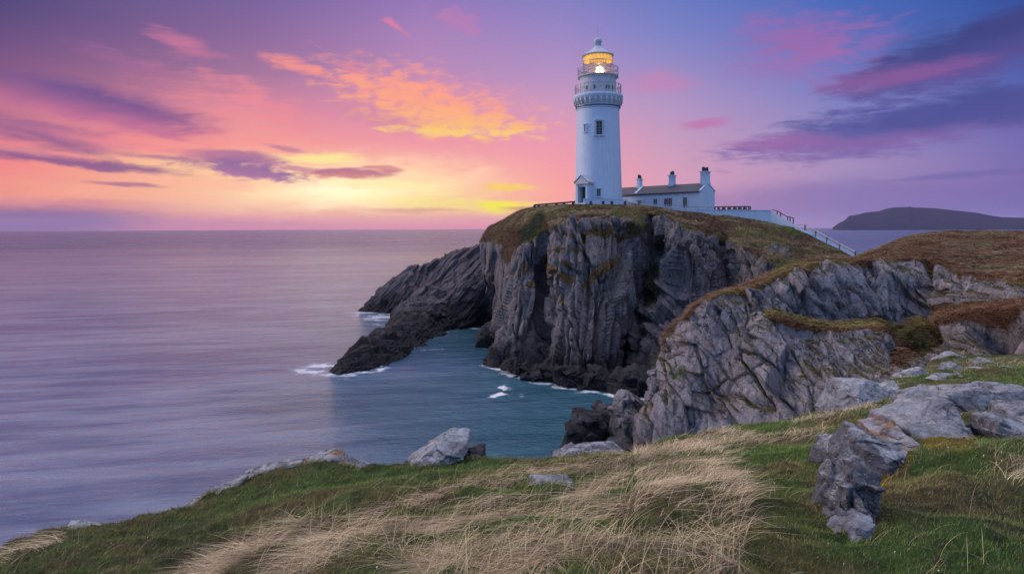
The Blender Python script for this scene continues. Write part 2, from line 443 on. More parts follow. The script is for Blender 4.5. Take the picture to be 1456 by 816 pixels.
def rock_mat(name, dark, light, scale=1.0, lichen=0.4, orange=0.15, wet=False, vert=True, warm=0.3, seed=0.0):
    m, t, b = new_mat(name)
    pos = t.node('ShaderNodeNewGeometry').outputs['Position']
    p = t.mapping(pos, loc=(seed, seed, 0), scale=(scale,) * 3)
    st = t.noise(t.mapping(p, rot=(0, R(8), R(20)), scale=(1, 1, 0.10 if vert else 0.5)), 1.6, 9, 0.68, 0.5)
    big = t.noise(p, 0.16, 4, 0.5)
    fine = t.noise(p, 4.5, 8, 0.7)
    f = t.math('ADD', t.math('ADD', t.math('MULTIPLY', st, 0.5), t.math('MULTIPLY', big, 0.25)), t.math('MULTIPLY', fine, 0.35))
    c = t.ramp(t.rng(f, 0.40, 0.70), [(0.0, dark), (0.45, tuple(0.5 * (a + c_) for a, c_ in zip(dark, light))), (1.0, light)])
    c = t.mix(t.rng(t.noise(p, 0.5, 5, 0.6, 1.0), 0.5, 0.72, 0, warm), c, (0.23, 0.13, 0.10))
    # cracks
    cr = t.voro(t.mapping(t.vmath('ADD', p, t.vmath('MULTIPLY', t.noise(p, 1.1, 3, out=1), (0.9, 0.9, 0.9))), rot=(0, R(14), 0), scale=(1, 1, 0.3)), 0.8, 'DISTANCE_TO_EDGE')
    crk = t.math('MULTIPLY', t.rng(cr, 0.0, 0.028, 1, 0), t.rng(t.noise(p, 0.6, 4), 0.46, 0.62))
    c = t.mix(t.math('MULTIPLY', crk, 0.75), c, tuple(x * 0.25 for x in dark))
    # pale crusts of lichen
    li = t.noise(p, 2.6, 9, 0.72, 0.4); lm = t.rng(li, 0.56, 0.66, 0, lichen)
    lm = t.math('MULTIPLY', lm, t.rng(t.noise(p, 0.35, 3), 0.35, 0.6))
    c = t.mix(lm, c, (0.50, 0.51, 0.50))
    if not vert:   # crusts like the upward faces
        nz_ = t.node('ShaderNodeSeparateXYZ'); t.link(t.node('ShaderNodeNewGeometry').outputs['Normal'], nz_.inputs[0])
        tl = t.math('MULTIPLY', t.rng(nz_.outputs[2], 0.35, 0.9), t.rng(t.noise(p, 1.1, 9, 0.72, 0.5), 0.46, 0.60, 0, 0.8))
        c = t.mix(tl, c, (0.50, 0.53, 0.57))
    oi = t.noise(t.mapping(p, loc=(31, 7, 3)), 1.5, 7, 0.65, 0.3); om = t.rng(oi, 0.66 - 0.22 * orange, 0.70 - 0.22 * orange, 0, min(1, orange * 5))
    om = t.math('MINIMUM', om, 0.9)
    c = t.mix(om, c, (0.42, 0.20, 0.035))
    sz = t.node('ShaderNodeSeparateXYZ'); t.link(pos, sz.inputs[0]); z = sz.outputs[2]
    if wet:
        zz = t.math('ADD', z, t.math('MULTIPLY', t.math('SUBTRACT', t.noise(pos, 0.5, 5), 0.5), 5.0))
        c = t.mix(t.rng(zz, 2.2, 5.6, 0.92, 0), c, (0.012, 0.013, 0.016))
    va = t.node('ShaderNodeAttribute', attribute_name='veg').outputs['Fac']
    vc = t.node('ShaderNodeAttribute', attribute_name='vegcol').outputs['Color']
    vn = t.math('ADD', va, t.math('MULTIPLY', t.math('SUBTRACT', t.noise(pos, 2.2 * scale, 6, 0.65), 0.5), 0.7))
    vm = t.rng(vn, 0.42, 0.58, 0, 1, True)
    g1 = t.noise(t.mapping(pos, rot=(0, 0, R(25)), scale=(1, 0.5, 1)), 3.0 * scale, 7, 0.75)
    vcol = t.mix(1.0, vc, t.ramp(t.rng(g1, 0.3, 0.72), [(0, (0.35, 0.35, 0.35)), (0.5, (1, 1, 1)), (1, (1.75, 1.6, 1.45))]), 'MULTIPLY')
    c = t.mix(vm, c, vcol)
    t.link(c, b.inputs['Base Color'])
    b.inputs['Roughness'].default_value = 0.8
    b.inputs['Specular IOR Level'].default_value = 0.3
    hgt = t.math('SUBTRACT', t.math('ADD', t.math('MULTIPLY', st, 0.8), t.math('MULTIPLY', fine, 0.5)), t.math('MULTIPLY', crk, 0.25))
    hgt = t.math('ADD', hgt, t.math('MULTIPLY', t.math('MULTIPLY', vm, g1), 1.0))
    bn = t.node('ShaderNodeBump'); bn.inputs['Strength'].default_value = 1.0; bn.inputs['Distance'].default_value = 0.45 / scale
    t.link(hgt, bn.inputs['Height']); t.link(bn.outputs[0], b.inputs['Normal'])
    return m

M_far = rock_mat('slate_cliff', (0.015, 0.015, 0.019), (0.27, 0.25, 0.26), 0.8, 0.6, 0.10, wet=True)
M_spur = rock_mat('spur_rock', (0.04, 0.034, 0.042), (0.17, 0.15, 0.165), 0.7, 0.15, 0.0, wet=True, seed=40)
M_near = rock_mat('grey_cliff', (0.026, 0.026, 0.034), (0.42, 0.40, 0.43), 1.1, 0.9, 0.06, wet=True, warm=0.45, seed=9)
M_bould = rock_mat('boulder_stone', (0.04, 0.042, 0.052), (0.20, 0.21, 0.24), 5.0, 0.8, 0.10, vert=False, seed=3)
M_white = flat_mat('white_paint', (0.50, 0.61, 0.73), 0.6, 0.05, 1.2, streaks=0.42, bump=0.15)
M_dim = flat_mat('weathered_white', (0.55, 0.56, 0.57), 0.7, 0.12, 2, streaks=0.7, bump=0.2)
M_slate = flat_mat('roof_slate', (0.055, 0.058, 0.08), 0.6, 0.25, 5, bump=0.3)
M_dark = flat_mat('dark_paint', (0.022, 0.024, 0.03), 0.4, 0.1)
M_post = flat_mat('dark_post', (0.06, 0.055, 0.055), 0.8, 0.2)
M_metal = flat_mat('rail_metal', (0.34, 0.35, 0.38), 0.5, 0.2, metal=0.3)
M_pot = flat_mat('dark_chimney_pot', (0.05, 0.04, 0.04), 0.8, 0.2)
M_dome = flat_mat('dome_lead', (0.42, 0.46, 0.52), 0.45, 0.1)

# ================================================================== SEA
def seg_dist(x, y, pts):
    d = np.full(np.shape(x), 1e9)
    for (x0, y0), (x1, y1) in zip(pts[:-1], pts[1:]):
        dx, dy = x1 - x0, y1 - y0; L = dx * dx + dy * dy + 1e-9
        t = np.clip(((x - x0) * dx + (y - y0) * dy) / L, 0, 1)
        d = np.minimum(d, np.hypot(x - x0 - t * dx, y - y0 - t * dy))
    return d
def water_pt(px, py):
    k = (CY - py) / F * CR - (px - CX) / F * SR          # z per unit depth
    D = -CAMZ / k; p = P(px, py, D); return (p[0], p[1])
azs = np.unique(np.concatenate([np.linspace(-math.pi, -0.8, 40), np.linspace(-0.8, 0.75, 620), np.linspace(0.75, math.pi, 40)]))
rs = np.concatenate([[2, 15, 30], np.geomspace(45, 260, 420), np.geomspace(265, 16000, 60)])
A_, R_ = np.meshgrid(azs, rs, indexing='ij')
SX, SY = R_ * np.sin(A_), R_ * np.cos(A_)
Gs = np.stack([SX, SY, np.zeros_like(SX)], -1)
base_line = [water_pt(p[0] - 1, p[1] + 5) for p in ((699, 514), (717, 521), (731, 529), (758, 535), (798, 544), (827, 550), (860, 552), (878, 557), (921, 561))]
spur_line = [water_pt(*p) for p in ((486, 532), (539, 526), (550, 508), (580, 492), (608, 478), (635, 469), (663, 464), (690, 470))]
out_line = [water_pt(*p) for p in ((516, 445), (540, 446), (575, 441), (588, 452))]
stack_line = [water_pt(*p) for p in ((800, 640), (850, 610), (915, 600))]
q = np.stack([SX, SY, SX * 0], -1)
fn = 0.5 + 0.5 * fbm(q * np.array([0.16, 0.3, 1]), 5, 3); fs = ridged(q * np.array([0.35, 0.6, 1]) + 0.8 * fbm(q * 0.3, 3, 8)[..., None], 4, 5)
foam = np.zeros_like(SX)
def fo(pts, w, amp, k=0.5):
    global foam
    d = seg_dist(SX, SY, pts); foam = np.maximum(foam, amp * np.exp(-(d / w) ** 1.2) * np.clip(0.35 + k * fs + 0.8 * (fn - 0.4), 0, 1.3))
fo(base_line, 1.5, 1.0, 1.1); fo(spur_line, 1.8, 0.8, 1.1); fo(stack_line, 1.2, 0.4)
fo([water_pt(430, 527), water_pt(470, 531), water_pt(495, 534)], 3.0, 1.1)
fo([water_pt(450, 521), water_pt(492, 519)], 3.5, 0.9)
fo([water_pt(520, 447), water_pt(550, 452), water_pt(583, 450)], 9.0, 1.0)
fo([water_pt(540, 462), water_pt(570, 462)], 8.0, 0.7)
fo([water_pt(645, 470), water_pt(690, 478)], 4.0, 0.5)
fo([water_pt(600, 498), water_pt(640, 496)], 1.2, 0.6, 1.2)
foam2 = foam.copy()
fo([water_pt(716, 549), water_pt(706, 556), water_pt(712, 562), water_pt(690, 568)], 1.1, 0.9, 1.6)
fo([water_pt(742, 560), water_pt(735, 575)], 0.8, 0.5, 1.6)
foam = np.where(foam > foam2, foam2 + (foam - foam2) * sstep(fs + 0.5 * fbm(q * 1.3, 3, 29), 0.25, 0.75), foam)
fo([water_pt(690, 513), water_pt(660, 511)], 1.2, 0.5, 1.2); fo([water_pt(795, 549), water_pt(836, 551)], 0.6, 1.0)
fo([water_pt(684, 495), water_pt(715, 500)], 1.0, 0.5, 1.2); fo([water_pt(722, 540), water_pt(728, 560)], 0.6, 0.4, 1.2)
sea_me = grid_mesh('sea', Gs)
attr(sea_me, 'foam', foam); attr(sea_me, 'pale_water', sstep(-SX + 14 * fbm(q * 0.05, 3, 19) - 0.12 * SY, -16, 34))  # water colour gets paler towards the open sea on the left
m, t, b = new_mat('sea_water')
pos = t.node('ShaderNodeNewGeometry').outputs['Position']
rotp = t.mapping(pos, rot=(0, 0, R(-12)))
s1 = t.noise(t.mapping(rotp, scale=(0.6, 1, 1)), 0.045, 5, 0.55, 0.4)
s2 = t.noise(t.mapping(rotp, scale=(0.85, 1, 1)), 0.35, 6, 0.6, 0.3)
s3 = t.noise(t.mapping(rotp, scale=(0.8, 1, 1)), 1.3, 5, 0.65)
big = t.noise(t.mapping(rotp, scale=(0.22, 1, 1)), 0.012, 5, 0.6, 0.8)
hgt = t.math('ADD', t.math('ADD', t.math('MULTIPLY', s1, 1.5), t.math('MULTIPLY', s2, 0.95)), t.math('MULTIPLY', s3, 0.5))
bn = t.node('ShaderNodeBump'); bn.inputs['Strength'].default_value = 0.42; bn.inputs['Distance'].default_value = 1.0
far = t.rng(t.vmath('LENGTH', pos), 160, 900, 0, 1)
t.link(t.math('MINIMUM', t.math('ADD', t.rng(big, 0.38, 0.60, 0.95, 0.42), t.math('MULTIPLY', far, 0.3)), 1.0), bn.inputs['Strength'])
t.link(hgt, bn.inputs['Height']); t.link(bn.outputs[0], b.inputs['Normal'])
fa = t.node('ShaderNodeAttribute', attribute_name='foam').outputs['Fac']
mk = t.node('ShaderNodeAttribute', attribute_name='pale_water').outputs['Fac']
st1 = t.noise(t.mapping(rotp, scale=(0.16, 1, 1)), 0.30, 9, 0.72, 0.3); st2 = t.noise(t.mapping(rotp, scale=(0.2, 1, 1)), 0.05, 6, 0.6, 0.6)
stk = t.rng(t.math('ADD', t.math('MULTIPLY', st1, 0.6), t.math('MULTIPLY', st2, 0.4)), 0.43, 0.58)  # foam streaks and ripple light and dark, put into the water colour
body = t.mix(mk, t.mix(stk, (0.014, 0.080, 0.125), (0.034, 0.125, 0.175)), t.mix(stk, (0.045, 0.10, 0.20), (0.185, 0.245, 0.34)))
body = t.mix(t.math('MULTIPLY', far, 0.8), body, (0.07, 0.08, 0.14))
fdet = t.math('ADD', fa, t.math('MULTIPLY', t.math('SUBTRACT', t.noise(t.mapping(rotp, scale=(0.5, 1, 1)), 2.2, 5, 0.7), 0.5), 0.5))
fm = t.rng(fdet, 0.28, 0.9, 0, 1, True)
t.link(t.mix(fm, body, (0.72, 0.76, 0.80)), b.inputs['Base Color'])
t.link(t.math('MAXIMUM', t.math('ADD', t.rng(big, 0.38, 0.62, 0.10, 0.17), t.math('MULTIPLY', far, 0.12)), t.math('MULTIPLY', fm, 0.7)), b.inputs['Roughness'])
b.inputs['IOR'].default_value = 1.38
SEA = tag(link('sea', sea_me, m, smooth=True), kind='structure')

# ================================================================== ISLAND on the horizon
ISD = 5200.0
prof = [(1184, 323.5), (1189, 320), (1193, 317), (1201, 313.5), (1207, 307), (1219, 305.2), (1232, 302), (1249, 300.5), (1262, 296.5), (1274, 294.8), (1291, 294.6), (1293.5, 293.6), (1297, 295),
        (1328, 296), (1350, 298.5), (1390, 302.8), (1411, 307), (1425, 309), (1456, 309.6), (1500, 312), (1540, 318), (1560, 323.5)]
pxs = np.linspace(1184, 1560, 260); pys = np.interp(pxs, [p[0] for p in prof], [p[1] for p in prof])
cs = []
for a, bb in zip(pxs, pys):
    top = P(a, bb, ISD)
    zt = max(top[2] , 1.0)
    row = []
    for k, (dy, fz) in enumerate(((-900, -0.03), (-860, 0.10), (-700, 0.34), (-420, 0.62), (-200, 0.84), (0, 1.0), (250, 0.93), (600, 0.6), (900, -0.03))):
        Y0 = ISD + dy * min(1, zt / 60); row.append((top[0] * Y0 / ISD, Y0, zt * fz if fz > 0 else -4))
    cs.append(row)
Gi = pchip(np.array(cs).transpose(1, 0, 2), params([6] * 8)).transpose(1, 0, 2)
Gi[..., 2] += fbm(Gi / 90.0, 5, 2) * 4 * sstep(Gi[..., 2], 2, 40) * np.where(np.arange(Gi.shape[1])[None] < 27, 1, 0.2)
im, t, b = new_mat('island_slope')
pos = t.node('ShaderNodeNewGeometry').outputs['Position']
t.link(t.mix(t.rng(t.noise(pos, 0.006, 6, 0.6), 0.35, 0.65), (0.030, 0.030, 0.060), (0.042, 0.040, 0.075)), b.inputs['Base Color'])
b.inputs['Roughness'].default_value = 1.0; b.inputs['Specular IOR Level'].default_value = 0.0
tag(link('island', grid_mesh('island', Gi), im, smooth=True), kind='structure')

# ================================================================== generic cliff finisher
def blob(px, py, cx, cy, rx, ry, rot=0, soft=0.5):
    a = R(rot); x = px - cx; y = py - cy
    u = (x * math.cos(a) + y * math.sin(a)) / rx; v = (-x * math.sin(a) + y * math.cos(a)) / ry
    return 1 - sstep(np.hypot(u, v), 1 - soft, 1 + soft)
GREEN = np.array([0.070, 0.125, 0.020]); OLIVE = np.array([0.15, 0.125, 0.042]); BROWN = np.array([0.145, 0.078, 0.042])
TAN = np.array([0.60, 0.45, 0.25]); OCHRE = np.array([0.22, 0.14, 0.06]); MOSS = np.array([0.10, 0.085, 0.012]); DKGREEN = np.array([0.022, 0.034, 0.010])
def lerp(a, b, t): return a + (b - a) * t[..., None]

# ================================================================== MAIN HEADLAND
V = lambda px, py, D: P(px, py, D)
Zp = lambda px, z, D: PZ(px, z, D)
MH = [
 [Zp(745,-2,185), Zp(722,12,165), Zp(708,15,150), Zp(694,13.5,140), Zp(691,11,139), Zp(690,8,141), Zp(692,5,145), Zp(694,2,147), Zp(694,-2,148)],
 [Zp(752,-2,188), Zp(735,18,162), V(700,325,135), V(683,345,127), V(682,362,126), V(687,381,126), Zp(697,6,140), Zp(699,2,144), Zp(699,-2,146)],
 [Zp(760,-2,190), Zp(752,21.5,160), V(722,311,128), V(704,345,119), V(702,365,118), V(703,393,117), Zp(707,6.5,137), Zp(708,2,141), Zp(708,-2,143)],
 [Zp(785,-2,190), Zp(772,23,165), V(742,299.5,123), V(728,350,112), V(722,372,111), V(715,405,110), V(711,448,108), V(703,485,104.5), Zp(699,-2,101.5)],
 [Zp(800,-2,190), Zp(785,23.5,165), V(765,294,120), V(748,345,107), V(745,370,105), V(739,410,103.5), V(731,450,101), V(724,492,98), Zp(719,-2,95.5)],
 [Zp(820,-2,190), Zp(800,24,165), V(785,292.3,119), V(772,328,105.5), V(768,370,105), V(765,410,104), V(762,450,101.5), V(757,492,96.5), Zp(755,-2,92.5)],
 [Zp(840,-2,190), Zp(820,24.3,165), V(808,291.5,118.5), V(798,318,103), V(795,365,99.5), V(792,410,97.5), V(790,450,95.5), V(788,500,92), Zp(788,-2,88.8)],
 [Zp(880,-2,190), Zp(860,24.3,165), V(855,292,118), V(848,315,102), V(846,365,97), V(845,410,94.5), V(843,455,92), V(840,505,89.5), Zp(840,-2,86.5)],
 [Zp(920,-2,190), Zp(900,24.3,165), V(890,292.5,118), V(893,310,102), V(890,360,98.5), V(884,410,96.5), V(876,455,94), V(866,505,91), Zp(862,-2,86.8)],
 [Zp(950,-2,190), Zp(930,24.3,165), V(918,294,118), V(924,305,103.5), V(928,350,105), V(915,410,103.5), V(900,455,101), V(888,505,97), Zp(880,-2,93)],
 [Zp(975,-2,190), Zp(955,24.3,165), V(945,296.5,118), V(948,312,101.5), V(952,355,99.5), V(948,400,100), V(935,440,97.5), V(914,500,91), Zp(898,-2,85.5)],
 [Zp(1010,-2,185), Zp(1000,24,160), V(985,300,117.5), V(985,330,98.5), V(988,370,95), V(985,410,94), V(975,450,92), V(960,500,87), Zp(950,-2,82.5)],
 [Zp(1040,-2,180), Zp(1030,23.5,155), V(1020,303,117), V(1024,337,99), V(1026,370,98.5), V(1024,410,96.5), V(1018,450,93), V(1006,500,88), Zp(1000,-2,81.5)],
 [Zp(1075,-2,175), Zp(1065,22.5,148), V(1052,307,116), V(1045,345,95.5), V(1045,370,92.5), V(1042,410,91), V(1038,450,89), V(1030,500,85), Zp(1025,-2,80)],
 [Zp(1110,-2,165), Zp(1098,20.5,135), V(1092,316,113), V(1088,372,90), V(1088,392,87.5), V(1085,420,86), V(1082,455,84), V(1075,500,82), Zp(1070,-2,78)],
 [Zp(1150,-2,155), Zp(1138,18,122), V(1134,325,110), V(1120,393,87), V(1120,408,85), V(1120,430,84), V(1120,460,82), V(1120,500,80), Zp(1120,-2,76)],
 [Zp(1195,-2,140), Zp(1182,15,112), V(1172,344,104), V(1160,400,85), V(1160,415,83), V(1160,435,82), V(1160,465,80), V(1160,505,78), Zp(1160,-2,74)],
 [Zp(1240,-2,130), Zp(1225,12,106), V(1213,366,97), V(1210,405,84), V(1210,420,82), V(1210,440,81), V(1210,465,79), V(1210,505,77), Zp(1210,-2,73)],
 [Zp(1290,-2,125), Zp(1280,8,104), V(1262,392,94), V(1255,415,84), V(1255,430,82), V(1255,450,80), V(1255,475,78), V(1255,505,76), Zp(1255,-2,72)],
]
G, tu, tv = lattice(MH, [8, 22, 90, 46, 60, 64, 64, 50], 820)
n = normals(G); n = blur(n, 6); n /= np.linalg.norm(n, axis=-1, keepdims=True)
ref = (n[:, 200] * (np.array([0, 0, CAMZ]) - G[:, 200])).sum(-1).mean()
if ref < 0: n = -n
vv = np.broadcast_to(tv[None], G.shape[:2]); ppx, ppy = proj(G)
edge = vv + 0.10 * fbm(G / 5.0, 4, 3) + 0.05 * fbm(G / 1.2, 3, 4)
face = sstep(edge, 2.95, 3.12)
amp = 0.12 + 0.88 * face
amp = amp * (1 - 0.65 * blob(ppx, ppy, 702, 372, 30, 50, 0, 0.6)) * (1 - 0.8 * sstep(ppx, 1060, 1130) * (1 - sstep(vv, 3.6, 4)))
d = 1.7 * blocks(G, (4.6, 12, 22.0), 5, 0.9, 0.45, 0.07, 0.06) + 1.0 * blocks(G, (1.7, 9, 10.0), 15, 1.1, 0.4, 0.07, 0.10) + 0.42 * blocks(G, (0.62, 5.0, 3.8), 25, 1.1, 0.4, 0.10, 0.08) + 0.12 * blocks(G, (0.3, 3.0, 2.0), 35, 1.1, 0.3, 0.10, 0.08)
wf1, wf2, _i, _r = worley(G / np.array([2.3, 14.0, 40.0]) + 0.1 * fbm(G / 3.0, 3, 88)[..., None], 77)
d -= 1.7 * np.exp(-(wf2 - wf1) / 0.045) * sstep(fbm(G / np.array([4, 4, 9.]), 3, 89), -0.25, 0.2)
d += 0.16 * ridged(G * np.array([1.7, 1.7, 0.22]), 4, 6) + 0.12 * fbm(G * 1.5, 4, 7)
d = d * face * (amp)
d += (1 - face) * (0.40 * fbm(G / 3.0, 4, 9) + 0.30 * ridged(G / np.array([1.6, 1.0, 1.0]), 3, 10)) * sstep(vv, 1.95, 2.3)
# outcrops showing through the turf
outc = np.clip(blob(ppx, ppy, 845, 322, 40, 10) + blob(ppx, ppy, 880, 322, 22, 8) + 0.6*blob(ppx, ppy, 1110, 358, 25, 9, 20), 0, 1)
d += outc * (0.9 * blocks(G, (1.6, 2, 2.0), 51, 0.8, 0.3) + 0.4)
# recesses and slots in the face
def slot(px0, py0, px1, py1, w, dep):
    dd = seg_dist(ppx, ppy, [(px0, py0), (px1, py1)]); return dep * np.exp(-(dd / w) ** 2)
d -= slot(768, 370, 764, 470, 3.2, 2.6) + slot(1029, 338, 1031, 420, 4.0, 3.0) + slot(886, 485, 882, 556, 6, 3.2) + slot(980, 350, 976, 430, 2, 1.0) + slot(836, 380, 832, 430, 2.2, 1.6)
G2 = G + n * d[..., None]
# low ledge of dark boulders along the foot
nn = normals(G2); nz = np.abs(nn[..., 2])
turf = (1 - face)
col_top = lerp(OLIVE, BROWN * 0.8, sstep(fbm(G / 6.0, 4, 21), -0.25, 0.3))
col_top = lerp(np.broadcast_to(col_top, G.shape), GREEN * 1.1, sstep(fbm(G / 4.0, 4, 22), 0.1, 0.5) * 0.7)
col_top = lerp(col_top, TAN * 0.5, sstep(fbm(G / np.array([3.5, 1.5, 1.5]), 4, 24), 0.02, 0.35) * 0.75)
col_top = lerp(col_top, BROWN * 0.85, sstep(-ppx, -760, -690) * 0.8)
veg = np.clip(turf * 1.1 * (1 - outc * 1.0), 0, 1); vcol = col_top.copy()
ledge = sstep(nz, 0.55, 0.8) * (1 - sstep(vv, 4.6, 5.6)) * face
veg = np.maximum(veg, ledge * 0.62); vcol = lerp(vcol, OCHRE * 0.8, ledge * face)
def patch(m, c, k=0.84):
    global veg, vcol
    veg = np.maximum(veg, m * k); vcol = lerp(vcol, c, np.clip(m * 1.5, 0, 1))
patch(blob(ppx, ppy, 745, 335, 26, 9, -38), DKGREEN * 1.1)
patch(blob(ppx, ppy, 763, 318, 16, 7, -50), DKGREEN * 1.2)
patch(blob(ppx, ppy, 725, 352, 12, 26, 15) * 0.9, BROWN * 0.8)
patch(blob(ppx, ppy, 855, 386, 36, 7, -36, 0.35), OCHRE); patch(blob(ppx, ppy, 885, 370, 14, 5, -40) * 0.8, OCHRE * 0.8)
patch(blob(ppx, ppy, 808, 397, 9, 7), OCHRE * 1.1); patch(blob(ppx, ppy, 787, 383, 8, 6) * 0.9, OCHRE)
patch(blob(ppx, ppy, 745, 381, 4, 11) * 0.85, OCHRE); patch(blob(ppx, ppy, 753, 406, 7, 5) * 0.85, OCHRE)
patch(blob(ppx, ppy, 793, 357, 16, 4) * 0.85, OCHRE * 0.8); patch(blob(ppx, ppy, 822, 360, 10, 4) * 0.8, OCHRE * 0.8); patch(blob(ppx, ppy, 808, 378, 11, 3.5) * 0.8, OCHRE * 0.8)
patch(blob(ppx, ppy, 862, 334, 46, 5, 3), OCHRE * 0.75); patch(blob(ppx, ppy, 798, 428, 7, 3, -35) * 0.8, OCHRE)
patch(blob(ppx, ppy, 877, 429, 7, 5) * 0.75, OCHRE * 0.7); patch(blob(ppx, ppy, 905, 322, 16, 14) * 0.7, OLIVE)
patch(blob(ppx, ppy, 934, 345, 20, 30) * 0.55, DKGREEN * 1.4); patch(blob(ppx, ppy, 932, 405, 20, 45, 20) * 0.66, DKGREEN * 1.3)
patch(blob(ppx, ppy, 951, 383, 4, 5), np.array([0.05, 0.16, 0.01]))
patch(blob(ppx, ppy, 836, 482, 8, 20) * 0.5, BROWN * 0.5)
def cliff_object(name, G2, mat, veg, vcol):
    me = grid_mesh(name, G2); attr(me, 'veg', veg); attr(me, 'vegcol', vcol, 'FLOAT_COLOR')
    return tag(link(name, me, mat), kind='structure')
cliff_object('headland_cliff', G2, M_far, veg, vcol)
HEAD = (G2, veg, vcol)

# ================================================================== SPUR running out to the left
# columns run from the headland outwards; rows: sea side behind -> crest -> bay side waterline
SP = [
 [Zp(760,-2,176), Zp(745,8,168), V(716,345,148), V(712,375,143), V(712,410,140), V(712,440,139), Zp(712,-2,146)],
 [Zp(700,-2,178), Zp(695,8,170), V(682,350.5,152), V(688,385,142), V(690,415,141), V(688,440,142), Zp(686,-2,143)],
 [Zp(670,-2,180), Zp(668,7,172), V(664,352.5,154), V(668,385,145), V(670,415,141), V(668,440,139), Zp(664,-2,136)],
 [Zp(640,-2,182), Zp(640,6,174), V(641,361.5,155), V(640,395,147), V(640,420,141), V(638,445,138), Zp(634,-2,132)],
 [Zp(622,-2,182), Zp(622,5,175), V(622,370,156), V(616,398,152), V(612,423,141), V(610,455,133), Zp(607,-2,127)],
 [Zp(603,-2,182), Zp(603,4,176), V(606,377.5,158), V(600,405,156), V(592,428,144), V(586,460,131), Zp(579,-2,117)],
 [Zp(586,-2,182), Zp(586,3.5,176), V(588,378.5,160), V(586,410,160), V(579,448,142), V(566,478,122), Zp(551,-2,106)],
]
G, tu, tv = lattice(SP, [10, 26, 60, 60, 60, 50], 420)
def rockify(G, big, mid, small, seed, face=None, rot=0.6):
    n = normals(G); n = blur(n, 5); n /= np.linalg.norm(n, axis=-1, keepdims=True)
    m_ = (n[..., 2]).mean() + (-(n[..., 1])).mean()
    if m_ < 0: n = -n
    d = big[0] * blocks(G, big[1], seed, 0.9, 0.4, 0.08, rot) + mid[0] * blocks(G, mid[1], seed + 40, 0.9, 0.4, 0.1, rot) + small[0] * blocks(G, small[1], seed + 80, 1.0, 0.35, 0.12, rot)
    if face is not None: d = d * face
    return G + n * d[..., None]
S2 = rockify(G, (1.1, (3.0, 5, 16)), (0.6, (1.0, 2.5, 8)), (0.22, (0.45, 1, 4.0)), 101, rot=0.75)
cliff_object('rocky_spur', S2, M_spur, np.zeros(S2.shape[:2]), np.zeros(S2.shape))
def ridge(name, spine, w0, seed, mat, nu=300, rot=0.75, amps=(0.8, 0.45, 0.16)):
    """a long rock ridge: spine points with (px, crest py, D, half width front, half width back)"""
    cs = []
    for px, py, D, wf, wb in spine:
        c = P(px, py, D); h = c[2] + 2; k = lambda dy, z: (c[0] * (D + dy) / D if False else c[0] , D + dy, z)
        cs.append([k(wb, -2), k(wb * 0.75, -2 + h * 0.45), k(wb * 0.3, -2 + h * 0.86), k(0, c[2]), k(-wf * 0.3, -2 + h * 0.84), k(-wf * 0.68, -2 + h * 0.45), k(-wf, -2)])
    Gr, _, _ = lattice(cs, [20, 20, 16, 20, 30, 30], nu)
    S = rockify(Gr, (amps[0], (2.4, 4, 11)), (amps[1], (0.9, 1.6, 6)), (amps[2], (0.4, 0.6, 3.0)), seed, rot=rot)
    return tag(link(name, (lambda me: (attr(me, 'veg', np.zeros(S.shape[:2])), attr(me, 'vegcol', np.zeros(S.shape), 'FLOAT_COLOR'), me)[2])(grid_mesh(name, S)), mat), kind='structure')
# outer shoulder (dips to the open sea) and the low tongue pointing towards the camera
ridge('rocky_point', [(630,368,164,10,10), (606,378,166,12,10), (588,378.5,167,11,10), (574,382,168,9,9), (563,390,168,8,8), (548,401,168,7,7), (534,413,168,5,6), (526,428,167,4,5), (515,440,167,2.5,3), (506,447,166,1,1)], 1, 201, M_spur)
def tongue():
    sp = [(650,395,150,8),(634,416,146,7.5),(604,424,141,7),(589,428,137,7),(580,452,130,6),(564,464,122,5.5),(543,475,112.5,5),(526,487,105.5,4.5),(511,501,100.5,4),(497,515,97.0,3.2),(485,524,95.3,2.2),(474,529.5,94,1.0)]
    pts = [P(a, b_, c) for a, b_, c, w in sp]; cs = []
    for i, (p, s) in enumerate(zip(pts, sp)):
        a = pts[min(i + 1, len(pts) - 1)] - pts[max(i - 1, 0)]; a[2] = 0; a /= np.linalg.norm(a)
        nrm = np.array([a[1], -a[0], 0]);
        if nrm[0] > 0: nrm = -nrm                      # nrm: towards the open sea (left)
        w = s[3]; h = p[2] + 2
        cs.append([tuple(p + nrm * w * k + np.array([0, 0, -h * (1 - f)])) for k, f in ((1.0, 0), (0.75, 0.5), (0.35, 0.88), (0, 1), (-0.5, 0.86), (-1.0, 0.5), (-1.45, 0))])
    Gr, _, _ = lattice(cs, [16, 16, 16, 26, 34, 30], 420)
    S = rockify(Gr, (0.7, (2.2, 3, 10)), (0.45, (0.9, 1.6, 5)), (0.18, (0.4, 0.6, 2.4)), 301, rot=0.8)
    cliff_object('rocky_tongue', S, M_spur, np.zeros(S.shape[:2]), np.zeros(S.shape))
tongue()

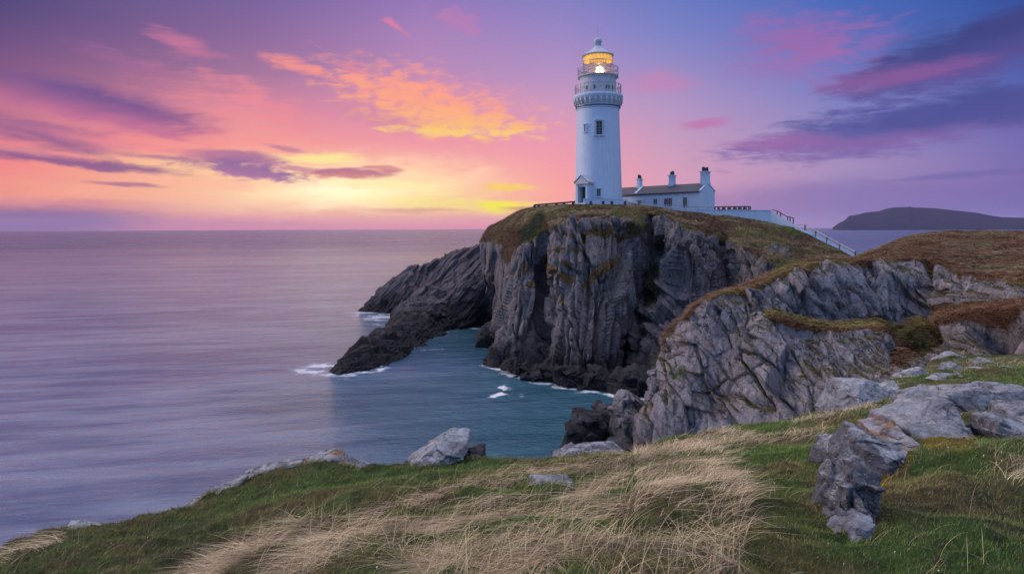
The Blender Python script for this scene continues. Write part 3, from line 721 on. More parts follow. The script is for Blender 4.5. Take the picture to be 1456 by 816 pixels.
# ================================================================== NEAR CLIFF AND GRASSY HILL on the right
RH = [
 [Zp(1010,-2,76), Zp(985,8,68), Zp(968,10,63), Zp(962,9,61), Zp(956,7.5,61), Zp(950,5.5,61), Zp(944,3.5,61), Zp(938,1,61), Zp(934,-2,61)],
 [Zp(1015,-2,74), V(984,453.5,60), V(966,466,55), V(955,484,54), V(941,504,53.5), V(932,528,53), V(923,560,52.5), V(906,602,52), Zp(900,-2,51)],
 [Zp(1035,-2,76), V(997,442,59), V(984,455,51), V(984,475,50.3), V(980,497,49.8), V(972,522,49.2), V(962,560,48.5), V(950,604,48), Zp(945,-2,47)],
 [Zp(1060,-2,80), V(1031,420,61), V(1028,432,51), V(1030,455,49.5), V(1030,480,49), V(1028,512,48.3), V(1022,552,47.5), V(1012,600,46.5), Zp(1008,-2,45)],
 [Zp(1090,-2,85), V(1063,410,63), V(1060,424,51), V(1062,440,49.5), V(1062,462,48.8), V(1062,495,47.5), V(1060,535,46), V(1055,590,44.5), Zp(1050,-2,42)],
 [Zp(1110,-2,85), V(1089,400,64), V(1088,413,52), V(1089,428,50.5), V(1090,443,49.5), V(1092,460,46.8), V(1092,520,45), V(1092,580,43), Zp(1090,-2,40)],
 [Zp(1170,-2,88), V(1150,378.5,67), V(1150,390,53), V(1150,425,50.5), V(1150,458,49.5), V(1150,474,45.8), V(1150,520,43.5), V(1150,572,41), Zp(1150,-2,38)],
 [Zp(1215,-2,92), V(1208,369.5,70), V(1208,384,54.5), V(1208,425,52), V(1208,464,50.5), V(1209,479,45), V(1210,520,42.5), V(1210,565,40), Zp(1210,-2,37)],
 [Zp(1262,-2,96), V(1245,358,74), V(1248,381,55.5), V(1248,420,53), V(1250,461,51.5), V(1252,477,44.5), V(1252,518,42), V(1252,560,39), Zp(1252,-2,36)],
 [Zp(1300,-2,100), V(1280,343,79), V(1284,381,55), V(1284,425,53), V(1284,466,51.5), V(1275,500,44.5), V(1265,530,41), V(1262,556,38.5), Zp(1262,-2,36)],
 [Zp(1330,-2,102), V(1318,333.5,83), V(1318,382,54), V(1318,418,52), V(1322,452,49), V(1322,470,44), V(1315,510,41), V(1312,548,38), Zp(1312,-2,35)],
 [Zp(1375,-2,102), V(1360,330.5,84), V(1358,394,50.5), V(1358,420,48.5), V(1358,443,46.5), V(1358,460,42.5), V(1358,495,40), V(1358,530,37), Zp(1358,-2,34)],
 [Zp(1420,-2,102), V(1405,330.5,84), V(1405,406,47), V(1405,423,45), V(1405,438,43.5), V(1405,455,40.5), V(1405,490,38), V(1405,520,35.5), Zp(1405,-2,33)],
 [Zp(1475,-2,102), V(1456,331,84), V(1456,413,43), V(1456,426,41.5), V(1456,434,40), V(1456,450,37.5), V(1456,488,35.5), V(1456,520,33), Zp(1456,-2,31)],
 [Zp(1600,-2,102), V(1560,331,82), V(1545,410,40), V(1545,425,38.5), V(1545,436,37), V(1545,450,35), V(1545,488,33), V(1545,520,31), Zp(1545,-2,29)],
 [Zp(1800,-2,100), V(1750,330,78), V(1700,405,36), V(1700,425,35), V(1700,436,34), V(1700,450,32), V(1700,488,31), V(1700,520,29), Zp(1700,-2,27)],
]
G, tu, tv = lattice(RH, [20, 90, 54, 50, 36, 60, 60, 30], 860)
n = normals(G); n = blur(n, 5); n /= np.linalg.norm(n, axis=-1, keepdims=True)
ref = (n[:, 200] * (np.array([0, 0, CAMZ]) - G[:, 200])).sum(-1).mean()
if ref < 0: n = -n
vv = np.broadcast_to(tv[None], G.shape[:2]); ppx, ppy = proj(G)
nfb = 0.10 * fbm(G / 2.5, 4, 3) + 0.06 * fbm(G / 0.6, 3, 4)
face = sstep(vv + nfb, 1.93, 2.06)
led = sstep(vv + nfb, 3.93, 4.03) * (1 - sstep(vv + nfb, 4.85, 5.05)) * sstep(ppx, 1075, 1100)
rock = face * (1 - led)
d = 0.85 * blocks(G, (2.6, 9, 8.0), 405, 1.1, 0.3, 0.04, -0.25) + 0.34 * blocks(G, (1.1, 5, 3.4), 415, 1.0, 0.3, 0.05, -0.35) + 0.15 * blocks(G, (0.5, 2.5, 1.1), 425, 1.0, 0.3, 0.07, -0.2)
rq = np.stack([G[..., 0] * 0.9 + G[..., 2] * 0.45, G[..., 1], G[..., 2] * 0.9 - G[..., 0] * 0.45], -1)
wf1, wf2, _i, _r = worley(rq / np.array([2.6, 9, 9.0]) + 0.05 * fbm(G / 2.0, 3, 88)[..., None], 177)
d -= 0.7 * np.exp(-(wf2 - wf1) / 0.03) * sstep(fbm(G / 5.0, 3, 89), -0.3, 0.1)
d += 0.05 * fbm(G * 3.0, 4, 7)
d *= rock
soft_ = (1 - rock)
d += soft_ * (0.10 * fbm(G / 0.9, 4, 9) + 0.14 * ridged(G / np.array([2.2, 1.3, 1.6]), 3, 10)) + (1 - face) * sstep(vv, 0.95, 1.1) * 0.22 * ridged(np.stack([G[..., 0] * 0.5 + G[..., 1] * 0.25, G[..., 1] * 0.18 - G[..., 0] * 0.1, G[..., 2] * 0.2], -1), 4, 18) + (1 - face) * sstep(vv, 1.0, 1.5) * 0.35 * fbm(G / 5, 3, 12)
d += 0.35 * sstep(vv + nfb, 1.75, 1.93) * (1 - sstep(vv + nfb, 1.97, 2.06))      # turf overhanging the edge
d += 0.30 * led
ppx0, ppy0 = ppx, ppy
d -= slot(1322, 384, 1326, 470, 5, 1.6) + slot(1000, 560, 1100, 520, 1.5, 0.3) + slot(1060, 420, 1066, 480, 1.3, 0.4)
d -= 2.2 * blob(ppx, ppy, 1420, 470, 34, 22) * rock
gull = blob(ppx, ppy, 1287, 495, 22, 38, 15)
G2 = G + n * d[..., None]
veg = np.clip(1 - rock, 0, 1); vcol = np.broadcast_to(lerp(BROWN * 1.15, OLIVE * 1.1, sstep(fbm(G / 4.0, 4, 61), -0.1, 0.4)), G.shape).copy()
hillm = 1 - sstep(vv, 1.75, 1.95)
vcol = lerp(vcol, lerp(TAN * 0.36, BROWN * 1.25, sstep(fbm(G / np.array([4, 2, 2.]), 4, 62), -0.3, 0.3)), hillm * sstep(ppx, 1225, 1260))
nn = normals(G2); nz = np.abs(nn[..., 2])
tops = sstep(nz, 0.6, 0.85) * rock
patch(tops * 0.7, OLIVE * 0.8, 0.75); patch(gull * 0.95, BROWN * 0.85); patch(blob(ppx, ppy, 1300, 478, 30, 10, -5) * 0.8, OLIVE * 0.5)
patch(blob(ppx, ppy, 955, 480, 8, 22, 35) * 0.7, BROWN * 0.9); patch(blob(ppx, ppy, 965, 530, 18, 18) * 0.55, GREEN * 0.9)
patch(blob(ppx, ppy, 1192, 436, 12, 5, 40) * 0.6, DKGREEN)
cliff_object('near_cliff', G2, M_near, veg, vcol)
NEAR = (G2, veg, vcol, vv, led)

# ================================================================== LIGHTHOUSE
LD = 125.0; SC = LD / F
LC = P(850.9, 293.5, LD); LX, LY, LZ = LC
def lz(py): return P(850.9, py, LD)[2] - LZ
LH = empty('lighthouse', (LX, LY, LZ))
tag(LH, 'tall white round lighthouse tower with a lit lantern room on the headland', 'lighthouse', )
r = lambda px: px * SC
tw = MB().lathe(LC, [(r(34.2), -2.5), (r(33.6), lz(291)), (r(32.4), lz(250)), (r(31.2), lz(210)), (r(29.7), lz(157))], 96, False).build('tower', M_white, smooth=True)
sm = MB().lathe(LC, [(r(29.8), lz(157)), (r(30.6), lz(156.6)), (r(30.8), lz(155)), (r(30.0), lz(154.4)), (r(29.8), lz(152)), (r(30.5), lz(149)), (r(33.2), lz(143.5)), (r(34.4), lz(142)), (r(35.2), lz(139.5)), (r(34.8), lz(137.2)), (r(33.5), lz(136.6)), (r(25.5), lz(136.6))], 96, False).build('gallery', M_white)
band = MB().ring((LX, LY, LZ + lz(154.0)), r(30.9), 0.25, 0.14, 72).build('dark_band', M_dark)
br = []
for k in range(28):
    a = 2 * math.pi * k / 28; ca, sa = math.cos(a), math.sin(a)
    mb = MB()
    for rr, z0, z1, w in ((32.9, 147.6, 142.6, 0.34), (31.6, 151, 147.4, 0.24)):
        mb.box((LX + r(rr) * ca, LY + r(rr) * sa, LZ + (lz(z0) + lz(z1)) / 2), (0.5, w, abs(lz(z1) - lz(z0))), ((ca, sa, 0), (-sa, ca, 0), (0, 0, 1)))
    br.append(mb.build('bracket', M_dim))
drum = MB().lathe(LC, [(r(25.3), lz(137)), (r(25.3), lz(115)), (r(26.0), lz(113)), (r(26.0), lz(111.8)), (r(28.5), lz(111)), (r(28.8), lz(109.6)), (r(23.0), lz(109.2))], 80, False).build('drum', M_dim)
dws = []
for a in (-108, -70, -62, -45, -135):
    ca, sa = math.cos(R(a)), math.sin(R(a))
    dws.append(MB().box((LX + r(25.4) * ca, LY + r(25.4) * sa, LZ + (lz(131) + lz(126)) / 2), (0.12, 0.28, lz(126) - lz(131)), ((ca, sa, 0), (-sa, ca, 0), (0, 0, 1))).build('vent', M_dark))
def railing(rad, z0, z1, n, name):
    mb = MB()
    for k in range(n):
        a = 2 * math.pi * k / n; x, y = LX + rad * math.cos(a), LY + rad * math.sin(a)
        mb.bar((x, y, LZ + z0), (x, y, LZ + z1), 0.035 if k % 3 else 0.07)
        a2 = a + math.pi / n
        if k % 1 == 0:   # light lattice of crossed bars
            a3 = 2 * math.pi * (k + 1) / n; x3, y3 = LX + rad * math.cos(a3), LY + rad * math.sin(a3)
            mb.bar((x, y, LZ + z0 + 0.25), (x3, y3, LZ + z1 - 0.2), 0.018); mb.bar((x, y, LZ + z1 - 0.2), (x3, y3, LZ + z0 + 0.25), 0.018)
    for z, w in ((z1, 0.08), (z1 - 0.22, 0.045), ((z0 + z1) / 2, 0.05), (z0 + 0.22, 0.05)):
        mb.ring((LX, LY, LZ + z), rad, w, w, 72)
    return mb.build(name, M_metal)
rail1 = railing(r(32.6), lz(136.6), lz(123), 30, 'lower_railing')
rail2 = railing(r(28.6), lz(112.5), lz(98), 26, 'upper_railing')
own(LH, tw, sm, band, drum, *br, *dws, rail1, rail2)
# lantern
gl_m, t, b = new_mat('lantern_glass')
b.inputs['Base Color'].default_value = (0.95, 0.93, 0.9, 1); b.inputs['Roughness'].default_value = 0.05
b.inputs['Transmission Weight'].default_value = 1.0; b.inputs['IOR'].default_value = 1.06
em_m, t, b = new_mat('lamp_glow'); b.inputs['Base Color'].default_value = (1, 0.8, 0.5, 1)
b.inputs['Emission Color'].default_value = (1.0, 0.70, 0.32, 1); b.inputs['Emission Strength'].default_value = 8.0
em2, t, b = new_mat('glow_fascia'); tc = t.node('ShaderNodeTexCoord').outputs['Object']
t.link(t.mix(t.rng(t.noise(tc, 3.0, 4), 0.35, 0.65), (1.0, 0.40, 0.03), (1.0, 0.62, 0.10)), b.inputs['Emission Color']); b.inputs['Emission Strength'].default_value = 0.9  # lamplight on the fascia painted in as emission
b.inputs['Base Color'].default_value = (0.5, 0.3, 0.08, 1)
M_lens = flat_mat('lens_prism', (0.62, 0.58, 0.62), 0.25, 0.35, 2.2, streaks=0.9, bump=0.3)
z0, z1 = lz(109.4), lz(80.5)
glass = MB().lathe(LC, [(r(22.6), z0), (r(20.2), z1)], 24, False).build('lantern_glazing', gl_m)
bars = MB(); n = 24
for k in range(n):
    a0 = 2 * math.pi * k / n
    for tw_ in (1, -1):     # slanting astragals
        pr = None
        for i in range(5):
            f = i / 4; a = a0 + tw_ * f * 2 * math.pi / n; rr = r(22.8 - 2.4 * f)
            p = (LX + rr * math.cos(a), LY + rr * math.sin(a), LZ + z0 + (z1 - z0) * f)
            if pr: bars.bar(pr, p, 0.035)
            pr = p
for f in (0.0, 0.36, 0.7, 1.0): bars.ring((LX, LY, LZ + z0 + (z1 - z0) * f), r(22.8 - 2.4 * f), 0.07, 0.07, 48)
astr = bars.build('lantern_frame', M_metal)
fas = MB().lathe((LX, LY, LZ), [(r(19.6), lz(88.2)), (r(20.0), lz(82.5)), (r(18.8), lz(81.5))], 48, False).build('glow_fascia', em2)
lens = MB()
for k in (0, 3, 6):
    lens.lathe((LX, LY, LZ), [(r(11.5), lz(107) + k * 0.30), (r(12.3), lz(107) + k * 0.30 + 0.12), (r(11.5), lz(107) + k * 0.30 + 0.24)], 24, False)
for k in range(26):
    a = 2 * math.pi * k / 26; lens.bar((LX + r(12.4) * math.cos(a), LY + r(12.4) * math.sin(a), LZ + lz(108.5)), (LX + r(11) * math.cos(a), LY + r(11) * math.sin(a), LZ + lz(83)), 0.09)
lens = lens.build('lens', M_lens)
lamp = MB().lathe((LX + 0.1, LY - r(13.5), LZ), [(0.05, lz(108.6)), (0.62, lz(108)), (0.72, lz(105)), (0.62, lz(102)), (0.35, lz(99.2)), (0.05, lz(98.0))], 24).build('lamp', em_m, smooth=True)
roof = MB().lathe((LX, LY, LZ), [(r(19.8), lz(81.2)), (r(22.2), lz(80.6)), (r(22.4), lz(79.6)), (r(20.5), lz(78.0)), (r(13), lz(73.6)), (r(7.4), lz(69.4)), (r(5.0), lz(66.4)), (r(4.6), lz(65.2)), (r(5.2), lz(64.6)), (r(3.4), lz(63.6))], 64).build('roof', M_dome, smooth=False)
ball = MB().lathe((LX, LY, LZ), [(r(3.2), lz(64))] + [(r(5.6) * math.cos(R(a)), lz(59.2) + r(5.6) * math.sin(R(a))) for a in range(-60, 90, 15)] + [(0.02, lz(53.5))], 32).build('finial', M_dome, smooth=True)
rod = MB().bar((LX, LY, LZ + lz(54)), (LX, LY, LZ + lz(41)), 0.06).build('lightning_rod', M_metal)
own(LH, glass, astr, fas, lens, lamp, roof, ball, rod)
pl = bpy.data.lights.new('lantern_lamp', 'POINT'); pl.energy = 110; pl.color = (1, 0.62, 0.25); pl.shadow_soft_size = 0.04
plo = bpy.data.objects.new('lantern_lamp', pl); COL.objects.link(plo); plo.location = (LX, LY - 1.0, LZ + lz(93)); own(LH, plo)
# windows
def tower_window(px, y0, y1, wpx, frame=True):
    x = P(px, (y0 + y1) / 2, LD)[0] - LX; zc = LZ + (lz(y0) + lz(y1)) / 2
    h = lz(y0) - lz(y1); rad = r(29.7 + (zc - LZ - lz(157)) / (lz(291) - lz(157)) * 3.9)
    a = -math.acos(max(-1, min(1, x / rad))); ca, sa = math.cos(a), math.sin(a); ax = ((ca, sa, 0), (-sa, ca, 0), (0, 0, 1))
    c = lambda off, dz=0: (LX + (rad + off) * ca, LY + (rad + off) * sa, zc + dz); w = wpx * SC
    pane = MB().box(c(-0.02), (0.16, w, h), ax).build('pane', M_dark)
    o = []
    fr = MB()
    for k in (-1, 1): fr.box((c(0.03)[0] - sa * k * (w / 2 + 0.11), c(0.03)[1] + ca * k * (w / 2 + 0.11), zc), (0.34, 0.2, h + 0.2), ax)
    fr.box(c(0.06, h / 2 + 0.2), (0.42, w + (0.8 if frame else 0.4), 0.2), ax); fr.box(c(0.08, -h / 2 - 0.17), (0.5, w + (0.9 if frame else 0.4), 0.2), ax)
    if frame:
        for k in (-1, 1): fr.box((c(0.06)[0] - sa * k * (w / 2 + 0.34), c(0.06)[1] + ca * k * (w / 2 + 0.34), zc), (0.4, 0.1, h + 0.5), ax)
    if frame: fr.box(c(0.05, h / 2 + 0.42), (0.3, w + 0.5, 0.12), ax)
    gb = MB().box(c(0.075), (0.05, 0.05, h), ax)
    for f in (-0.25, 0, 0.25): gb.box(c(0.07, f * h), (0.05, w, 0.05), ax)
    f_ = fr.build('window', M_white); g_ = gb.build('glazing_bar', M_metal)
    own(LH, f_); pane.parent = f_; g_.parent = f_
tower_window(848.2, 177.5, 195.5, 8.0); tower_window(830.0, 181.5, 190, 2.2, False); tower_window(847, 271.2, 280.2, 5.2, False)
# porch
nrm = np.array([-0.62, -0.785, 0]); sd_ = np.array([0.785, -0.62, 0]); up = np.array([0, 0, 1.0]); axp = (sd_, -nrm, up)
pc = np.array([LX, LY, LZ]) + nrm * 5.7; SP_ = 0.1235
hz = lambda py: (293.5 - py) * SP_
def pb(mb, s, f, z, ds, df, dz): mb.box(pc + sd_ * s - nrm * f + up * z, (ds, df, dz), axp); return mb
pw = MB(); H1 = hz(262.5)
pb(pw, -0.98, 1.15, H1 / 2 - 0.3, 0.34, 2.3, H1 + 0.6); pb(pw, 0.98, 1.15, H1 / 2 - 0.3, 0.34, 2.3, H1 + 0.6)
pb(pw, 0, 1.25, hz(264.5), 1.62, 2.1, hz(262.5) - hz(266.5))
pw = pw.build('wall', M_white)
ped = MB(); W = 1.42
tri = lambda f, w, z0_, z1_: [pc - nrm * f + sd_ * -w + up * z0_, pc - nrm * f + sd_ * w + up * z0_, pc - nrm * f + up * z1_]
pb(ped, 0, 1.1, hz(261.5), 2 * W, 2.65, 0.26)
ped.prism(tri(-0.16, W - 0.18, hz(260.3), hz(251.3)), tri(2.4, W - 0.18, hz(260.3), hz(251.3)))
ped = ped.build('pediment', M_dim)
rf = MB()
for k in (-1, 1):
    a_ = pc + nrm * 0.25 + sd_ * k * (W + 0.12) + up * hz(261.0); b__ = pc + nrm * 0.25 + up * hz(250.3); off = up * 0.2
    rf.prism([a_, a_ + off, b__ + off, b__], [p - nrm * 2.7 for p in (a_, a_ + off, b__ + off, b__)])
rf = rf.build('roof', M_dim)
dr = pb(MB(), 0.12, 1.2, hz(278), 1.3, 0.12, hz(266.5) - hz(289)).build('door', M_dark)
stp = pb(pb(MB(), 0, 0.4, hz(291.8), 2.5, 2.2, 0.5), 0, -0.7, hz(293), 2.5, 0.7, 0.3).build('step', M_dim)
porch = empty('porch', (pc[0], pc[1], LZ)); own(LH, porch)
for o in (pw, ped, rf, dr, stp): o.parent = porch; o.matrix_parent_inverse = Matrix.Translation(-Vector((pc[0], pc[1], LZ)))

# ================================================================== KEEPERS' COTTAGE
CA = np.array([P(997, 300, 117)[0], 117.0, 0]); ax_ = np.array([-0.678, 0.735, 0]); pe_ = np.array([0.735, 0.678, 0]); LEN, WID = 20.0, 4.4
EAVE, RIDGE, GZ = 26.2, 27.62, 22.0
COT = empty('cottage', (CA[0], CA[1], 23.2)); tag(COT, 'long low white keepers cottage with slate roof and three chimneys beside the lighthouse', 'cottage')
cp = lambda t_, w_, z_: CA + ax_ * t_ + pe_ * w_ + up * z_
mb = MB()
g0 = [cp(0, 0, GZ), cp(0, WID, GZ), cp(0, WID, EAVE), cp(0, WID / 2, RIDGE - 0.05), cp(0, 0, EAVE)]
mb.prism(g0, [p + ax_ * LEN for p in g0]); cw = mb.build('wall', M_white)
rf = MB()
for a_, s_ in ((0, -1), (WID, 1)):
    e = lambda t_, dz: cp(t_, a_ + s_ * 0.22, EAVE - 0.10 + dz); k_ = lambda t_, dz: cp(t_, WID / 2, RIDGE + dz)
    rf.prism([e(0.35, 0), k_(0.35, 0), k_(0.35, 0.14), e(0.35, 0.14)], [e(LEN, 0), k_(LEN, 0), k_(LEN, 0.14), e(LEN, 0.14)])
rf = rf.build('roof', M_slate)
gut = MB().bar(cp(0.2, -0.3, EAVE - 0.12), cp(LEN, -0.3, EAVE - 0.12), 0.1).build('gutter', M_dark)
for w0, w1 in ((-0.12, WID / 2), (WID + 0.12, WID / 2)):
    for t0, t1 in ((-0.06, 0.32), (13.6, 14.1)):
        f = lambda t_, w_, dz: cp(t_, w_, (EAVE if w_ != WID / 2 else RIDGE) + dz)
        cop = MB(); cop.prism([f(t0, w0, 0.02), f(t1, w0, 0.02), f(t1, w1, 0.02), f(t0, w1, 0.02)], [f(t0, w0, 0.26), f(t1, w0, 0.26), f(t1, w1, 0.26), f(t0, w1, 0.26)])
        own(COT, cop.build('coping', M_white))
own(COT, cw, rf, gut)
def t_of(px):
    k = (px - CX) / F; return (CA[0] - CA[1] * k) / (0.678 + 0.735 * k)
for tc_, w_, top, seed_ in ((0.55, 1.55, 2.0, 1), (t_of(942) - 0.6 , 1.15, 1.75, 2), (t_of(902) + 0.4, 0.95, 1.5, 3)):
    c = cp(tc_, WID / 2, 0); ch = MB()
    ax3 = (ax_, pe_, up); zb = RIDGE - 0.7; zt = RIDGE + top
    ch.box((c[0], c[1], (zb + zt) / 2), (w_ * 0.62, w_, zt - zb), ax3); ch.box((c[0], c[1], zt + 0.05), (w_ * 0.62 + 0.34, w_ + 0.34, 0.16), ax3)
    ch.box((c[0], c[1], RIDGE + 0.1), (w_ * 0.62 + 0.16, w_ + 0.16, 0.5), ax3)
    cho = ch.build('chimney', M_white); own(COT, cho)
    npot = 3 if seed_ == 1 else 2
    for k in range(npot):
        o_ = (k - (npot - 1) / 2) * w_ * 0.36
        po = MB().lathe((c[0] + pe_[0] * o_, c[1] + pe_[1] * o_, zt + 0.13), [(0.30, 0), (0.24, 0.42 + 0.15 * ((k + seed_) % 2)), (0.30, 0.5 + 0.15 * ((k + seed_) % 2)), (0.05, 0.66 + 0.15 * ((k + seed_) % 2))], 12).build('chimney_pot', M_pot)
        po.parent = cho; 
def opening(px0, px1, zt, zb, name, col):
    t0, t1 = t_of(px1), t_of(px0); tm = (t0 + t1) / 2; w_ = max(0.75, (t1 - t0) * 0.62); zc = (zt + zb) / 2
    A3 = (ax_, pe_, up)
    pn = MB().box(cp(tm, -0.02, zc), (w_, 0.1, zt - zb), A3).build('pane' if name == 'window' else 'panel', col)
    fr = MB()
    for k in (-1, 1): fr.box(cp(tm + k * (w_ / 2 + 0.06), -0.05, zc), (0.12, 0.16, zt - zb + 0.12), A3)
    fr.box(cp(tm, -0.06, zt + 0.07), (w_ + 0.34, 0.2, 0.14), A3); fr.box(cp(tm, -0.08, zb - 0.05), (w_ + 0.4, 0.26, 0.1), A3)
    fr.box(cp(tm, -0.085, zc), (0.06, 0.04, zt - zb), A3)
    fo_ = fr.build(name, M_dim); own(COT, fo_); pn.parent = fo_
opening(970.7, 978.6, 25.25, 23.35, 'door', M_dark); opening(951, 956, 25.25, 23.7, 'window', M_dark); opening(946, 949, 25.2, 23.7, 'window', M_dark)
opening(929.5, 935, 25.2, 23.6, 'window', M_dark); opening(907.5, 911, 25.0, 23.7, 'window', M_dark)

# ================================================================== YARD WALLS, FENCES, STEPS
def wall_strip(name, pts, thick, mat, cap=0.0):
    """pts: (px, top py, bottom py, D)"""
    mb = MB(); cb = MB()
    for (a, ta, ba, da), (b2, tb, bb, db) in zip(pts[:-1], pts[1:]):
        p0, p1, q0, q1 = P(a, ba, da), P(b2, bb, db), P(a, ta, da), P(b2, tb, db)
        p0[:2] = q0[:2]; p1[:2] = q1[:2]
        dr_ = (p1 - p0)[:2]; nn_ = np.array([-dr_[1], dr_[0], 0]) / np.linalg.norm(dr_) * thick
        mb.prism([p0, p1, p1 + nn_, p0 + nn_], [q0, q1, q1 + nn_, q0 + nn_])
        if cap:
            u3 = np.array([0, 0, cap]); o3 = nn_ / thick * 0.08
            cb.prism([q0 - o3 + 0.002 * u3, q1 - o3 + 0.002 * u3, q1 + nn_ + o3, q0 + nn_ + o3], [q0 - o3 + u3, q1 - o3 + u3, q1 + nn_ + o3 + u3, q0 + nn_ + o3 + u3])
    w = mb.build(name, mat)
    if cap: c_ = cb.build('coping', M_white); c_.parent = w
    return w
def dens(pts, n):
    pts = np.array(pts, float); t_ = np.linspace(0, len(pts) - 1, n); return [tuple(np.interp(t_i, range(len(pts)), pts[:, k]) for k in range(4)) for t_i in t_]
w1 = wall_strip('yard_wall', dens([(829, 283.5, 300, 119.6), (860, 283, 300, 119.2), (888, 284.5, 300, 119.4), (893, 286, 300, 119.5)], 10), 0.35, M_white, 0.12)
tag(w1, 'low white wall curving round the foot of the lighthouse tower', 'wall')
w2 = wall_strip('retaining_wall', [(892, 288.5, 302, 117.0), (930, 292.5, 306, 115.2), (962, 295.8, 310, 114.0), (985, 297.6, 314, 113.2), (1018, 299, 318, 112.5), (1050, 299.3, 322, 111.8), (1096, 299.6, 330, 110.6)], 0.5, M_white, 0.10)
tag(w2, 'long white retaining wall running from the cottage down to the steps', 'wall')
# stepped parapet
sw = MB(); px0, py0 = 1096, 299.8; n = 12
for k in range(n):
    a, b2 = 1096 + 37 * k / n, 1096 + 37 * (k + 1) / n; yt = 300 + 20.5 * (k / n) ** 0.9 + 0.6; D_ = 110.5 - 2.4 * k / n
    p, q_ = P(a, 330, D_), P(b2, 330, D_ - 2.4 / n); pt = P(a, yt, D_); 
    v_ = np.array([0, 0.9, 0])
    sw.prism([p, q_, q_ + v_, p + v_], [(p[0], p[1], pt[2]), (q_[0], q_[1], pt[2]), (q_[0], q_[1] + .9, pt[2]), (p[0], p[1] + .9, pt[2])])
sw = sw.build('stepped_parapet', M_white); tag(sw, 'white stepped parapet falling at the right end of the long wall', 'wall')
# dark low railing left of the tower
def fence(name, label, pts, posts, mat, pw_, rails, cat='fence', part='post', rmat=None, pmat=None):
    pts3 = [(a, P(a, yb, D_), P(a, yt, D_)) for a, yt, yb, D_ in pts]
    def at_(px, f):
        xs = [p[0] for p in pts3]; lo = np.array([np.interp(px, xs, [p[1][k] for p in pts3]) for k in range(3)]); hi = np.array([np.interp(px, xs, [p[2][k] for p in pts3]) for k in range(3)])
        return lo + (hi - lo) * f
    c0 = at_(pts[0][0], 0); root = empty(name, c0); tag(root, label, cat)
    for px in posts:
        o = MB().bar(at_(px, -0.5), at_(px, 1.04), pw_).build(part, pmat or mat); own(root, o)
    for f, w_ in rails:
        mb_ = MB(); xs = list(np.linspace(pts[0][0], pts[-1][0], 14))
        for x0, x1 in zip(xs[:-1], xs[1:]): mb_.bar(at_(x0, f), at_(x1, f), w_)
        own(root, mb_.build('rail', rmat or mat))
    return root
fence('low_railing', 'low dark railing on squat posts at the cliff top left of the lighthouse', [(759.5, 291.6, 294.6, 116.5), (777, 290.2, 294, 116.5), (800, 288.4, 293, 116.5), (818, 286.8, 292.4, 116.5)], [760.2, 766, 777, 791, 802, 815], M_post, 0.42, [(0.98, 0.26)])
fence('white_rail_fence', 'white top rail on dark posts in front of the lighthouse foot', [(831, 286.4, 294, 116.5), (860, 286.2, 294, 116.5), (889, 286.9, 294.5, 116.5), (910, 288.6, 295.5, 116.3)], [840, 857.5, 869.8, 888.6, 909], M_white, 0.42, [(0.96, 0.24)], pmat=M_post)
fence('wire_fence', 'thin dark rail fence crossing in front of the cottage', [(911, 289.5, 295, 116.1), (940, 291.3, 298, 114.8), (975, 293.5, 300, 113.6), (1018, 295.4, 301, 112.6)], [932, 948, 955, 975, 992, 1006], M_metal, 0.16, [(1.0, 0.12), (0.5, 0.06)])
bal = fence('balustrade', 'dark ornamental balustrade on the white wall right of the cottage', [(1016, 294.4, 299, 112.7), (1067, 293.8, 299.2, 111.6)], [1016.5, 1021, 1029, 1037, 1045, 1052, 1059, 1066.5], M_post, 0.2, [(1.0, 0.16), (0.12, 0.1)])
for a in (1023, 1027, 1031, 1035, 1039, 1043, 1047, 1050, 1054, 1057, 1061, 1064):
    D_ = 112.2; o = MB().lathe(P(a, 296.7, D_ - 0.0), [(0.05, -0.28), (0.13, -0.12), (0.05, 0.1), (0.1, 0.26)], 8).build('baluster', M_post); own(bal, o)
g1_ = fence('handrail', 'short dark handrail with hoops beside the stepped parapet', [(1097, 298, 301, 110.7), (1107, 300.5, 306, 110.2), (1118, 307.5, 312, 109.5), (1128, 309.5, 317, 109)], [1105, 1110, 1120, 1123.5, 1128], M_post, 0.13, [(0.95, 0.12)])
# long stair down the slope
SL = [(1133, 324.2, 108), (1145, 328.2, 107), (1160, 336.6, 105.3), (1176, 345.6, 103.2), (1194, 355.5, 100.2), (1216, 367.5, 96.8)]
st = empty('cliff_stair', P(*SL[0])); tag(st, 'long white stair with dark handrails going down the grassy slope', 'stair')
fl = MB()
for (a, ya, da), (b2, yb, db) in zip(SL[:-1], SL[1:]):
    n = 9
    for k in range(n):
        f = (k + 0.5) / n; p = P(a + (b2 - a) * f, ya + (yb - ya) * f, da + (db - da) * f)
        dirv = P(b2, yb, db) - P(a, ya, da); L_ = np.linalg.norm(dirv[:2]) / n; d2 = dirv * [1, 1, 0] / np.linalg.norm(dirv[:2])
        fl.box(p - up * 0.30, (L_ * 1.02, 1.2, 0.9), (d2, (-d2[1], d2[0], 0), (0, 0, 1)))
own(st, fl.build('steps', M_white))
for side in (-0.62, 0.62):
    mb_ = MB(); prev = None
    for j, (a, ya, da) in enumerate(SL):
        p = P(a, ya, da) + np.array([0.5, 0.85, 0]) * side + up * 0.95
        if j == 0: p -= up * 0.5
        if prev is not None: mb_.bar(prev, p, 0.075); mb_.bar(prev - up * 0.45, p - up * 0.45, 0.05)
        prev = p
        if j: own(st, MB().bar(p - up * 1.3, p + up * 0.04, 0.09).build('post', M_post))
    own(st, mb_.build('handrail', M_metal))

